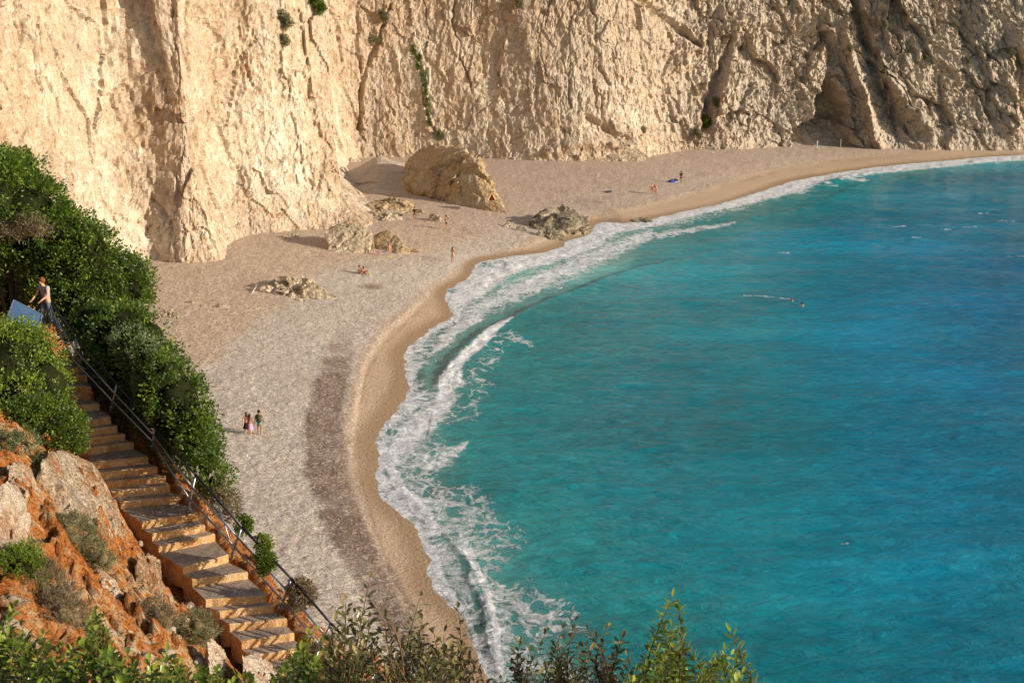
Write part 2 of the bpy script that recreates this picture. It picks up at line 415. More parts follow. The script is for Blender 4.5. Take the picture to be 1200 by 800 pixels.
# low rolling surf lines further along the beach
for dd, hh, sd in ((4.0, .35, 1), (10.5, .3, 2)):
    ee = off - dd - fbm(X / 14, Y / 14, X * 0, 3, 160 + sd) * 2.6
    am = sstep(-.3, .4, fbm(X / 18, Y / 18, X * 0, 2, 170 + sd)) * sstep(300, 250, py)
    Zs += hh * am * np.where(ee > 0, np.exp(-ee / 1.6), np.exp(ee / .5))
bzv = np.where(D > 0, D * .13, D * .13)
Zs = np.where(D < 0, Zs, Zs * np.exp(-D)) + .03 + fbm(X / 1.1, Y / 1.1, X * 0, 3, 139) * .045 * sstep(3, 0, np.abs(D))
# foam amount, painted along the surf lines
foam = np.zeros_like(X)
def paint(pl, wd, st, cur, lo=0.0):
    d, w = sdpoly(px, py, pl, wd); m = sstep(1.0, lo, np.abs(d) / np.maximum(w, .1)) * st
    return np.maximum(cur, m)
dn = fbm(X / 3, Y / 3, X * 0, 3, 201)
farw = sstep(260, 215, py)
foam = np.maximum(foam, sstep(2.4 + 6 * farw, .1, off + dn * (1.2 + 5 * farw)) * (.62 + .2 * farw))
foam = np.maximum(foam, sstep(8, 1, off + dn * 3) * .45)
foam = paint([(1210,184),(1150,188),(1100,193),(1040,198),(980,206),(930,218)], [6,6,7,9,9,9], .95, foam)
foam = paint([(940,218),(880,232),(820,246),(770,258),(720,266),(690,280)], [10,11,11,12,14,15], .98, foam)
foam = paint([(700,280),(650,298),(600,310),(560,335),(535,352)], [18,18,20,24,20], .92, foam)
foam = paint([(760,275),(690,305),(630,330),(580,352),(545,372)], [16,26,30,26,18], .55, foam)
foam = paint([(860,262),(820,268),(770,276)], [5,7,10], .5, foam)
foam = paint([(658,338),(620,358),(590,376)], [5,8,10], .50, foam)
foam = paint([(600,372),(582,385),(565,402),(548,418),(530,436),(518,452)], [5,9,11,11,11,11], .86, foam, .1)
foam = paint([(560,372),(530,392),(505,425),(490,460)], [22,28,26,16], .60, foam)
foam = paint([(505,632),(530,665),(550,710),(560,750)], [16,26,22,14], .60, foam)
foam = paint([(500,385),(485,405),(478,430)], [20,22,14], .55, foam)
foam = paint([(538,440),(520,470),(490,500),(462,530)], [10,28,38,24], .70, foam)
foam = paint([(548,518),(525,535),(500,550)], [3,22,24], .55, foam)
foam = paint([(448,522),(455,545),(470,575),(495,600),(512,625)], [10,12,14,14,10], .92, foam)
foam = paint([(500,560),(530,600),(545,640)], [14,20,20], .42, foam)
foam = paint([(505,650),(520,690),(545,718),(556,745),(566,790)], [12,14,12,10,10], .8, foam)
foam = paint([(545,640),(568,690),(580,735),(586,800)], [14,14,14,18], .66, foam)
foam = paint([(575,750),(600,800)], [26,40], .40, foam)
foam = paint([(590,400),(560,440),(555,490)], [26,34,30], .30, foam)
foam = paint([(598,395),(625,405)], [16,8], .38, foam)
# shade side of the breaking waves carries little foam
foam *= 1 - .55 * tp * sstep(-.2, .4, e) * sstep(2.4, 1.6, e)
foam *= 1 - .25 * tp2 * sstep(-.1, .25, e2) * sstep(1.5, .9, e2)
Zs = Zs + sstep(.35, .9, foam) * fbm(X / 1.6, Y / 1.6, X * 0, 4, 188, .6) * .24 * sstep(.3, 2.5, off)
# far whitecaps
for (a, b, w, s_) in ((1047,266,5,.62),(1056,265,5,.60),(1074,278,5,.62),(1108,269,6,.58),(1137,266,8,.60),(1180,259,10,.5),(1190,300,9,.5),(918,297,7,.58),(990,637,6,.58),(1153,250,6,.5),(970,218,12,.5)):
    foam = paint([(a - w, b), (a + w, b)], [2.4, 2.4], s_ * .62, foam)
foam = paint([(870,346),(895,348),(926,351)], [1.5,2.2,2.2], .45, foam)
# water body colour
nA = fbm(X / 26, Y / 40, X * 0, 4, 301); nB = fbm(X / 7, Y / 9, X * 0, 3, 311)
shal = lin(86, 168, 152); teal = lin(0, 140, 146); mid_ = lin(0, 130, 152); deep = lin(0, 110, 140)
q = off + nA * 12
rightness = sstep(620, 1150, px) * .6 + sstep(20, 60, off) * .4 + nA * .35
wc = teal[None] * np.ones((len(X), 1))
k = sstep(.25, .75, rightness)[:, None]; wc = wc * (1 - k) + mid_[None] * k
k = sstep(.75, 1.15, rightness + nB * .1)[:, None]; wc = wc * (1 - k) + deep[None] * k
k = (sstep(20, 3, off + nB * 5) * .6)[:, None]; wc = wc * (1 - k) + shal[None] * k
k = (sstep(7, 1, off + nB * 2) * .7)[:, None]; wc = wc * (1 - k) + lin(176, 176, 158)[None] * k
kz = ((1 - sstep(.5, 1, np.abs(sdpoly(px, py, [(720,290),(640,325),(580,352),(530,385),(495,415),(480,450)])) / 34)) * sstep(-1.2, .6, e) * .75)[:, None]; wc = wc * (1 - kz) + lin(200, 188, 170)[None] * kz
kz = ((1 - sstep(.4, 1, np.abs(sdpoly(px, py, [(505,640),(530,690),(555,745)])) / 24)) * .6)[:, None]; wc = wc * (1 - kz) + lin(190, 178, 160)[None] * kz
nC = fbm((X + .5 * Y) / 30, (Y - .2 * X) / 9, X * 0, 4, 321)
patch = (sstep(.05, .5, nA + .3 * nB) * .25 + sstep(.0, .45, nC) * .30 - sstep(.0, .45, -nC) * .16)[:, None]; wc = wc * (1 + patch) 
wc = wc * (1 - .18 * sstep(.0, .5, -nA))[:, None]
film = sstep(.9, .05, off + dn * .2) * .55
film = np.maximum(film, (1 - sstep(.6, 1, np.abs(sdpoly(px, py, [(535,365),(500,395),(478,425),(480,455),(470,480)])) / 22)) * .38 * sstep(6, 1, off))
film = np.maximum(film, (1 - sstep(.6, 1, np.abs(sdpoly(px, py, [(512,665),(530,700),(552,725)])) / 12)) * .25)
film[(e2 < -.2) & (py > 600)] *= .3
wm, t, b = newmat('sea_water'); P = pos(t)
fa = attr(t, 'foam'); wcn = attr(t, 'wcol', 'Color')
PP = pos(t, (1, .75, 1))
warp = nd(t, 'ShaderNodeTexNoise'); warp.inputs['Scale'].default_value = .6; warp.inputs['Detail'].default_value = 6; t.links.new(PP, warp.inputs['Vector'])
vm = nd(t, 'ShaderNodeVectorMath', operation='MULTIPLY_ADD'); t.links.new(warp.outputs['Color'], vm.inputs[0]); vm.inputs[1].default_value = (2.6, 2.6, 0); t.links.new(PP, vm.inputs[2])
lace1 = noise(t, .9, 10, .72, vm.outputs[0]); lace2 = noise(t, 3.2, 8, .75, vm.outputs[0], 1.0)
vo = nd(t, 'ShaderNodeTexVoronoi', feature='DISTANCE_TO_EDGE'); vo.inputs['Scale'].default_value = 1.1; t.links.new(vm.outputs[0], vo.inputs['Vector'])
edge = ramp(t, vo.outputs['Distance'], [(0, 1.0), (.22, 0.0)])
ln = math_(t, 'ADD', math_(t, 'MULTIPLY', lace1, .55), math_(t, 'MULTIPLY', lace2, .45))
ln = math_(t, 'ADD', ln, math_(t, 'MULTIPLY', edge, .10))
ln = math_(t, 'ADD', math_(t, 'MULTIPLY', math_(t, 'SUBTRACT', ln, .53), 2.6), .5)
thr = math_(t, 'SUBTRACT', math_(t, 'ADD', math_(t, 'MULTIPLY', fa, 1.5), ln), 1.0)
ff = ramp(t, math_(t, 'ADD', thr, .0), [(.0, 0.0), (.12, .45), (.40, 1.0)])
ff = math_(t, 'MULTIPLY', ff, 1.0, True)
lace3 = math_(t, 'ADD', math_(t, 'MULTIPLY', noise(t, 5.5, 5, .7, PP, .8), .5), math_(t, 'MULTIPLY', noise(t, 1.3, 6, .7, PP, .8), .5))
foamcol = mixc(t, ramp(t, math_(t, 'ADD', math_(t, 'MULTIPLY', lace2, .4), math_(t, 'MULTIPLY', lace3, .6)), [(.42, 0.0), (.58, 1.0)]), (.40, .43, .44), (.93, .93, .91))
wv_ = noise(t, .55, 6, .6, pos(t, (.5, 1.3, 1), (0, 0, .2)), .8)  # ripple lights and darks painted into the water colour with this noise
wcn = mixc(t, math_(t, 'MULTIPLY', ramp(t, wv_, [(.36, 1.0), (.52, 0.0)]), .20), wcn, (.0, .10, .13))
wcn = mixc(t, math_(t, 'MULTIPLY', ramp(t, wv_, [(.52, 0.0), (.68, 1.0)]), .20), wcn, (.03, .34, .37))
c = mixc(t, ff, wcn, foamcol)
t.links.new(c, b.inputs['Base Color'])
t.links.new(math_(t, 'ADD', math_(t, 'MULTIPLY', ff, .55), .10), b.inputs['Roughness'])
b.inputs['IOR'].default_value = 1.33; b.inputs['Specular IOR Level'].default_value = .17
rip = noise(t, .9, 9, .62, pos(t, (.55, 1.25, 1), (0, 0, .15)), .4); rip2 = noise(t, 4.5, 5, .6, pos(t, (.6, 1.2, 1)))
h1 = bump(t, rip, 1.0, .42); h2 = bump(t, rip2, .7, .09, h1); h3 = bump(t, ff, .5, .05, h2); h3 = bump(t, math_(t, 'MULTIPLY', ff, lace3), .6, .10, h3)
t.links.new(h3, b.inputs['Normal'])
al = math_(t, 'SUBTRACT', 1.0, math_(t, 'MULTIPLY', attr(t, 'film'), math_(t, 'SUBTRACT', 1.0, math_(t, 'MULTIPLY', ff, .92))))
t.links.new(al, b.inputs['Alpha'])
G = gridfaces(*sh)
keep = (D[G].min(1) < 4.0)
G = G[keep]; used = np.unique(G); rm = -np.ones(len(X), np.int64); rm[used] = np.arange(len(used)); G = rm[G]
co = np.stack([X, Y, Zs], 1)[used]
# wet edge follows the sand
o = mesh_np('sea', co, G, wm, attrs={'foam': np.clip(foam, 0, 1)[used], 'wcol': np.clip(wc * np.array([[.3, .86, .98]]), .002, .9)[used], 'film': np.clip(film, 0, 1)[used]})
tag(o, 'turquoise sea with white surf breaking along the beach', None, None, 'structure')

# ------------------------------------------------------------------ the cliff
CLIFF_CREAM = [tuple(v) for v in ((.36, .235, .135), (.46, .335, .215), (.53, .42, .295), (.68, .59, .45), (.30, .235, .175))]
cmat = rock_mat('cliff_rock', CLIFF_CREAM, .09, .7, 4.0, (.75, .7), ((.26, .22, .17), (.50, .43, .33)), .45, .45)
BASE_PX = [(-1100,640),(-620,520),(-260,430),(-20,362),(100,324),(168,306),(215,307),(254,304),(264,298),(270,286),(290,275),(345,268),(395,264),(430,262),(437,252),(426,226),(408,202),(416,188),(470,186),(560,187),(640,189),(700,188),(755,184),(800,175),(860,173),(935,169),(1000,167),(1060,168),(1110,166),(1200,164),(1350,160),(1600,153),(2100,140),(3000,120)]
Bw = np.array([at(x, y, 2.3)[:2] for x, y in BASE_PX])
toe = np.interp(np.arange(len(BASE_PX)), [0, 4, 6, 8, 11, 13, 15, 16, 17, 20, 26, 34], [1, 1.2, 2, 3, 2.5, 9, 9, 3, 1, 1.5, 1, 2])
lean = np.interp(np.arange(len(BASE_PX)), [0, 5, 9, 13, 16, 20, 24, 28, 34], [3, 3.5, 4, 4, 3, 7, 4, 4, 6])
Q = catmull(np.column_stack([Bw, toe, lean]), 10)
seg = np.hypot(*np.diff(Q[:, :2], axis=0).T); cs = np.concatenate([[0], np.cumsum(seg)])
# sample density: fine where the lookout sees it
s = [0.0]; 
while s[-1] < cs[-1]:
    x_ = np.interp(s[-1], cs, Q[:, 0]); y_ = np.interp(s[-1], cs, Q[:, 1]); vis = abs(x_) < y_ * .40
    s.append(s[-1] + (.17 if vis else 1.4))
s = np.array(s); N = len(s)
qx = np.interp(s, cs, Q[:, 0]); qy = np.interp(s, cs, Q[:, 1]); qt = np.interp(s, cs, Q[:, 2]); ql = np.interp(s, cs, Q[:, 3])
# smoothed normals pointing out of the rock
u = np.arange(cs[0], cs[-1], .5); ux = np.interp(u, cs, Q[:, 0]); uy = np.interp(u, cs, Q[:, 1])
ker = np.hanning(15); ker /= ker.sum()
tx = np.convolve(np.gradient(ux), ker, 'same'); ty = np.convolve(np.gradient(uy), ker, 'same')
nx = ty; ny = -tx; L = np.hypot(nx, ny); nx /= L; ny /= L
nX = np.interp(s, u, nx); nY = np.interp(s, u, ny); L = np.hypot(nX, nY); nX /= L; nY /= L
hz = np.concatenate([np.arange(-2.5, 30.5, .19), np.arange(31, 70, 1.5)]); M = len(hz)
H, SS = np.meshgrid(hz, s, indexing='ij')
def bc1(a): return np.broadcast_to(a[None], H.shape).ravel().copy()
qx, qy, qt, ql, nX, nY = [bc1(a_) for a_ in (qx, qy, qt, ql, nX, nY)]; H = H.ravel(); SS = SS.ravel()
Hc = np.maximum(H, 0)
inw = qt * (1 - np.exp(-Hc / 5.0)) + ql * (Hc / 30) ** 1.1
X = qx - nX * inw; Y = qy - nY * inw; Zc = H + 2.3
px, py, PZ = proj(X, Y, Zc)
right = sstep(640, 980, px)
disp = fbm(X / 15, Y / 15, Zc / 24, 3, 401) * (1.0 + .7 * right)
TT = X * .93 + Y * .37
disp += fbm(TT / 6.5 + .02 * Zc, Zc / 30, SS * 0, 3, 411, .5, True) * .5 * (1 - .2 * right)
disp += fbm(TT / 1.3 + .02 * Zc, Zc / 9, SS * 0, 3, 412, .6, True) * .20
for ws, hs, dp, sd in ((5, 22, .9, 461), (2.2, 12, .5, 462), (1.0, 6, .28, 463)):
    cn = np.abs(fbm(TT / ws + .15 * fbm(X / 2, Y / 2, Zc / 2, 2, 5), Zc / hs, Y / 40, 3, sd)); pm = sstep(-.1, .25, fbm(X / 8, Y / 8, Zc / 8, 2, sd + 9))
    disp -= dp * sstep(.045, .0, cn) * pm
disp += (np.abs(((Zc + 1.5 * fbm(X / 9, Y / 9, Zc / 9, 2, 471)) / 1.7) % 1 - .5) - .25) * .5 * sstep(.05, .3, fbm(X / 10, Y / 10, Zc / 6, 2, 472))
NN = -X * .37 + Y * .93
ang = np.radians(7 + 24 * right)
A1 = (TT * np.cos(ang) + Zc * np.sin(ang)); B1 = (-TT * np.sin(ang) + Zc * np.cos(ang))
wx = fbm(X / 3, Y / 3, Zc / 3, 2, 425) * .5
disp += facet(A1 / 4.6 + wx * .4, NN / 5, B1 / 11.0, 421, 1.2) * (.50 + 1.2 * right)
disp += facet(A1 / 1.9 + wx, NN / 2, B1 / 4.4 + wx, 431, 1.3) * (.30 + .60 * right)
disp += facet(A1 / .75 + wx, NN, B1 / 1.7 - wx, 441, 1.4) * (.16 + .19 * right)
disp += facet(A1 / .38, NN / .5, B1 / .6, 446, 1.5) * (.09 + .10 * right)
disp += fbm(A1 / .9, NN / 1.4, B1 / 2.6, 4, 451, .55, True) * (.09 + .11 * right)
def groove(pl, w, depth, prof=1.0):
    global disp
    wobx = fbm(px / 7, py / 9, px * 0, 3, int(pl[0][0]) % 97) * 3.2
    d, ww = sdpoly(px + wobx, py, pl, w)
    disp = disp - depth * (.75 + .25 * (pl[0][0] > 640)) * sstep(1, 0, np.abs(d) / ww) ** prof
for pl, w, dp in (
    ([(117,-5),(124,40),(126,62),(118,80),(119,118),(108,150)], [5,4,3,2,1.8,2], 1.6),
    ([(126,-5),(132,40),(128,80)], [4,4,3], 1.0),
    ([(19,-5),(17,22),(24,52)], [2.5,2,1.5], 1.0),
    ([(46,22),(40,38),(40,92),(50,108)], [1.6,1.6,2,1.5], .9),
    ([(45,30),(49,60)], [1.5,1.5], .7),
    ([(218,-5),(216,30),(218,82)], [3,3,1.5], 1.3),
    ([(300,45),(275,70),(270,118),(262,150)], [2,2.5,2,2], .8),
    ([(243,152),(237,190),(228,225)], [1.4,1.4,1.2], .6),
    ([(180,238),(178,262),(170,278)], [3,3,3], .8),
    ([(420,-5),(418,50),(424,100),(420,165)], [3,4,3,3], 1.1),
    ([(456,5),(443,48),(433,70),(424,95),(421,150),(426,165)], [3,4,4.5,4,2.5,2], 1.7),
    ([(398,30),(399,55),(402,72)], [3,3,2], 1.2),
    ([(485,60),(493,75),(497,110),(502,140),(513,160)], [2.5,2.5,2.5,3,3], 1.0),
    ([(583,85),(585,100)], [2.5,2.5], 1.0),
    ([(667,95),(668,125)], [2,2], .8),
    ([(702,80),(712,100)], [3,3], .8),
    ([(740,-5),(770,15),(795,35),(820,55)], [5,7,6,4], 2.0),
    ([(690,140),(715,155),(740,165)], [8,7,6], 1.6),
    ([(650,180),(662,172)], [8,6], 1.0),
    ([(857,45),(845,80),(832,115),(826,150)], [5,10,13,12], 2.6),
    ([(968,40),(975,70),(975,110),(968,150)], [6,9,16,30], 2.2),
    ([(1000,-5),(1012,30),(1018,60),(1026,85),(1040,130),(1056,168)], [7,9,11,15,20,24], 2.6),
    ([(1075,160),(1050,130),(1038,95)], [12,9,5], 2.0),
    ([(1092,0),(1098,25)], [10,7], 1.6),
    ([(1130,25),(1136,50)], [8,7], 1.4),
    ([(1150,115),(1162,138)], [7,9], 1.7),
    ([(1078,75),(1082,105)], [4,4], 1.2),
    ([(900,30),(912,40)], [6,6], 1.2),
    ([(938,158),(945,168)], [10,12], 2.0)):
    groove(pl, w, dp)
def hollow(poly, depth, soft=3.5):
    global disp
    wx_ = fbm(px / 8, py / 8, px * 0, 3, 77) * 4; wy_ = fbm(px / 8, py / 8, px * 0 + 9, 3, 78) * 4
    P2 = poly + [poly[0]]; d = np.abs(sdpoly(px + wx_, py + wy_, P2)); ins = inpoly(px + wx_, py + wy_, poly)
    disp = disp - depth * np.where(ins, sstep(0, soft * 3, d), 0)
hollow([(924,178),(928,152),(944,134),(958,108),(968,88),(984,96),(998,130),(1008,178)], 7.0)
hollow([(992,-5),(1012,-5),(1024,50),(1034,95),(1052,132),(1078,175),(1052,175),(1036,140),(1022,100),(1008,60)], 1.6)
# ridges that stand proud
def ridge(pl, w, h):
    global disp
    wobx = fbm(px / 9, py / 9, px * 0, 3, int(pl[0][0]) % 89) * 3
    d, ww = sdpoly(px + wobx, py, pl, w); disp = disp + h * sstep(1, 0, np.abs(d) / ww)
ridge([(988,45),(1002,85),(1014,110),(1024,150),(1032,172)], [8,9,8,8,8], 2.6)
ridge([(1010,60),(1050,100),(1085,150),(1092,168)], [7,9,10,10], 2.2)
ridge([(870,20),(850,60),(832,95),(818,150)], [8,8,8,6], 1.2)
ridge([(1200,30),(1180,70),(1185,150)], [16,16,14], 2.0)
ridge([(640,178),(690,165),(745,172),(760,184)], [9,12,10,6], 1.7)
disp *= (sstep(-3, 4, H) * .75 + .25) * (.60 + .24 * right)
fade = sstep(70, 45, Zc) 
X = X + nX * disp; Y = Y + nY * disp; Zc = Zc + facet(SS / 3, Hc / 3, X * 0, 499) * .3
grayv = np.clip(sstep(560, 1000, px + fbm(px / 60, py / 60, px * 0, 3, 511) * 160) * .85, 0, 1)
og = fbm(X / 7, Y / 7, Zc / 8, 3, 521)
grayv = grayv * (.45 + .55 * sstep(-.35, .3, og))
grayv = np.maximum(grayv, .45 * sstep(14, 4, np.abs(sdpoly(px, py, [(440,90),(437,140),(440,165)]))))
grayv *= 1 - sstep(22, 6, np.abs(sdpoly(px, py, [(1198,30),(1190,90),(1196,150)]))) * .9
o = mesh_np('cliff', np.stack([X, Y, Zc], 1), gridfaces(M, N), cmat, None, False, attrs={'gray': grayv})
tag(o, 'towering cream and grey limestone cliff behind the beach', None, None, 'structure')
CL = dict(px=px, py=py, P=np.stack([X, Y, Zc], 1))
def at_cliff(ax, ay):
    a, b_, Z_ = proj(CL['P'][:, 0], CL['P'][:, 1], CL['P'][:, 2])
    d = (a - ax) ** 2 + (b_ - ay) ** 2
    c_ = np.where(d < 9)[0]
    if len(c_) == 0: c_ = np.argsort(d)[:3]
    return CL['P'][c_[np.argmin(Z_[c_])]]

# ------------------------------------------------------------------ foreground hillside
# staircase side lines in the photograph, read off and set at their depth
LPX = [(58,408),(66,430),(75,452),(88,494),(105,538),(130,575),(168,614),(187,641),(215,666),(232,690),(262,722),(285,752),(310,785),(350,840)]
RPX = [(92,404),(96,428),(104,451),(130,488),(167,530),(202,568),(233,602),(252,627),(272,651),(302,688),(328,714),(347,740),(370,775),(405,830)]
def stair_Z(y): return np.interp(y, [380, 425, 780, 840], [47.8, 47, 39.5, 38.4])
LW = np.array([at_depth(x, y, stair_Z(y)) for x, y in LPX]); RW = np.array([at_depth(x, y, stair_Z(y)) for x, y in RPX])
zz = (LW[:, 2] + RW[:, 2]) / 2
for i in range(len(zz)):
    LW[i] = at(*LPX[i], zz[i]); RW[i] = at(*RPX[i], zz[i])
ctrl = []
def cpx(x, y, Z): ctrl.append(at_depth(x, y, Z))
for i in range(len(zz)):
    ctrl.append(LW[i] + [-.2, -.1, -.45]); ctrl.append(RW[i] + [.2, .1, -.5])
    dvec = (RW[i] - LW[i])[:2]; dvec = dvec / np.hypot(*dvec); pv = np.array([.74, .67])
    for o_, dz in ((.9, -.5), (2.1, -2.5), (4.5, -6.6), (8, -11.5), (12, -15)):
        ctrl.append(np.array([*(RW[i][:2] + pv * o_), max(RW[i][2] + dz, -2)]))
# bank on the left
for a in ((0,545,36.5),(60,535,38.5),(110,550,40),(140,600,41.2),(150,650,40.5),(60,600,36.5),(0,620,34),(100,650,37.5),(180,680,39.5),
          (0,700,31),(80,700,33.5),(150,720,35.5),(220,735,38),(0,780,27.5),(100,790,29.5),(200,800,32),(280,790,37),(0,880,24),(150,900,25),(300,900,30),(400,950,30),
          (-100,500,37),(-250,500,36),(-100,650,32),(-300,700,28),(0,470,41),(40,430,44),(-60,400,44),(-200,380,44),(-400,400,42)): cpx(*a)
for a in ((-26,60,17),(-34,62,19),(-22,62,12),(-32,75,10),(-45,80,16),(-50,50,26),(-20,72,3),(-26,85,1),(-14,58,2),(-8,56,-2),(0,50,-3),(8,44,-4),(20,40,-5),(-40,105,6),(-60,110,16),(-70,60,30),(-38,125,0),
          (0,0,28.0),(3,0,27.5),(-4,0,28.3),(-15,0,29),(0,6,23.8),(5,6,22),(-5,6,24.6),(0,12,19),(-6,14,20.5),(-12,14,23),(7,12,14),(0,22,11.5),(6,22,6),(0,34,3),(-3,30,10),(-20,10,27),(15,5,14),(20,20,-2),(0,-15,31),(-30,-10,34),(20,-15,22),(-30,20,28),(-40,35,28)): ctrl.append(np.array(a, float))
ctrl = np.array(ctrl)
def rbf_fit(P):
    d = np.hypot(P[:, None, 0] - P[None, :, 0], P[:, None, 1] - P[None, :, 1]); n = len(P)
    A = np.zeros((n + 3, n + 3)); A[:n, :n] = d - np.eye(n) * .35
    A[:n, n] = 1; A[:n, n+1] = P[:, 0]; A[:n, n+2] = P[:, 1]; A[n:, :n] = A[:n, n:].T
    return np.linalg.solve(A, np.concatenate([P[:, 2], [0, 0, 0]]))
RW_ = rbf_fit(ctrl)
def hill_z(x, y):
    x = np.asarray(x, float); y = np.asarray(y, float); r = RW_[-3] + RW_[-2] * x + RW_[-1] * y
    for i in range(len(ctrl)): r = r + RW_[i] * np.hypot(x - ctrl[i, 0], y - ctrl[i, 1])
    return r
def at_hill(px_, py_, Z0=10, Z1=60):
    """first hit of the sight line with the hillside"""
    Zt = np.linspace(Z0, Z1, 400); d = raydir(px_, py_); P_ = np.array([0, 0, CAMH])[None] + d[None] * Zt[:, None]
    h = hill_z(P_[:, 0], P_[:, 1]); k = np.where(P_[:, 2] < h)[0]
    return P_[k[0]] if len(k) else P_[-1]
gx = np.concatenate([np.arange(-75, -22, .8), np.arange(-22, 2, .11), np.arange(2, 26, .6)]); gy = np.concatenate([np.arange(-25, 20, .7), np.arange(20, 52, .11), np.arange(52, 130, .9)])
Xg, Yg = np.meshgrid(gx, gy); sh = Xg.shape; X = Xg.ravel(); Y = Yg.ravel()
Zh = hill_z(X, Y)
# distance from the stair corridor keeps the ground below the steps
mid = (LW + RW) / 2; dS = np.abs(sdpoly(X, Y, mid[:, :2])); free = sstep(.95, 1.45, dS)
rough = facet(X / 1.5, Y / 1.5, Zh / 1.5, 601, 1.2) * .30 + facet(X / .5, Y / .5, Zh / .5, 611, 1.5) * .20 + facet(X / .22, Y / .22, Zh / .22, 612, 1.5) * .09 + fbm(X / .5, Y / .5, Zh / .5, 3, 621) * .10 + fbm(X / 3, Y / 3, X * 0, 3, 631) * .45
Zh = Zh + rough * free * .8 - (1 - free) * .75 + (1 - free) * fbm(X / .4, Y / .4, X * 0, 2, 641) * .06
nn = fbm(X / 1.6, Y / 1.6, Zh / 1.6, 4, 651); 
orange = sstep(-.15, .15, nn)
hm, t, b = newmat('hillside_earth'); P = pos(t)
n1 = noise(t, .5, 6, .6, P); n2 = noise(t, 2.6, 8, .68, P); n3 = noise(t, 11, 7, .7, P)
mm = math_(t, 'ADD', math_(t, 'MULTIPLY', n2, .6), math_(t, 'MULTIPLY', n1, .4))
c = ramp(t, mm, [(.38, (.30, .09, .022)), (.46, (.52, .17, .035)), (.52, (.54, .25, .09)), (.57, (.58, .41, .24)), (.62, (.62, .52, .38)), (.70, (.42, .33, .24))])
c = mixc(t, math_(t, 'MULTIPLY', ramp(t, n3, [(.40, 1.0), (.49, 0.0)]), .75), c, (.10, .045, .02))
c = mixc(t, math_(t, 'MULTIPLY', ramp(t, n3, [(.58, 0.0), (.68, 1.0)]), .5), c, (.70, .58, .44))
t.links.new(c, b.inputs['Base Color']); b.inputs['Roughness'].default_value = .95; b.inputs['Specular IOR Level'].default_value = .1
hb = bump(t, n2, 1.0, .45); hb2 = bump(t, n3, 1.0, .12, hb); t.links.new(hb2, b.inputs['Normal'])
o = mesh_np('hillside', np.stack([X, Y, Zh], 1), gridfaces(*sh), hm); tag(o, 'steep orange earth and rock hillside beside the steps', None, None, 'structure')

# ------------------------------------------------------------------ staircase
tread_m = rock_mat('tread_concrete', [(.22, .15, .11), (.28, .20, .145), (.33, .24, .175), (.38, .29, .21), (.19, .14, .10)], .8, 4, 18, (.12, .25), None, .3, .25)
riser_m = rock_mat('riser_stone_sunlit', [(.42, .20, .06), (.56, .30, .095), (.64, .38, .15), (.70, .48, .25), (.30, .15, .06)], 1.5, 5, 20, (.15, .22), None, .4, .35)  # ochre stone with the warm sunlight on the risers painted into its colour
stair = empty('stone_staircase', mid[8]); tag(stair, 'long flight of worn stone steps with sun-tinted ochre risers climbing past the green bushes', 'staircase')
inv = Matrix.Translation(-Vector(mid[8]))
tt = np.linspace(0, 1, len(mid)); zl = mid[:, 2]
nsteps = int(round((zl[0] - zl[-1]) / .195)); 
def side(A, z):
    o_ = np.argsort(zl); return np.array([np.interp(z, zl[o_], A[o_, 0]), np.interp(z, zl[o_], A[o_, 1])])
Rn = random.Random(3)
ynose = [412,421,431,441,452,463,475,494,505,515,525,542,553,564,575,588,612,626,640,664,679,702,716,732,752,768,790]
nsteps = len(ynose) - 1
ly = [p[1] for p in LPX]; tn_ = np.interp(ynose, ly, np.arange(len(LPX)))
Lp = [(float(np.interp(t_, range(len(LPX)), [p[0] for p in LPX])) + Rn.uniform(-3, 3), y_) for t_, y_ in zip(tn_, ynose)]
Rp = [(float(np.interp(t_, range(len(RPX)), [p[0] for p in RPX])) + Rn.uniform(-3, 3), float(np.interp(t_, range(len(RPX)), [p[1] for p in RPX])) + Rn.uniform(-1.5, 1.5)) for t_ in tn_]
z0_ = float(np.interp(ynose[0], ly, zl)); z9_ = float(np.interp(ynose[-1], ly, zl))
steps_z = [z0_ + (z9_ - z0_) * i / nsteps for i in range(nsteps + 1)]
planL = [at(a_[0], a_[1], z_)[:2] for a_, z_ in zip(Lp, steps_z)]; planR = [at(a_[0], a_[1], z_)[:2] for a_, z_ in zip(Rp, steps_z)]
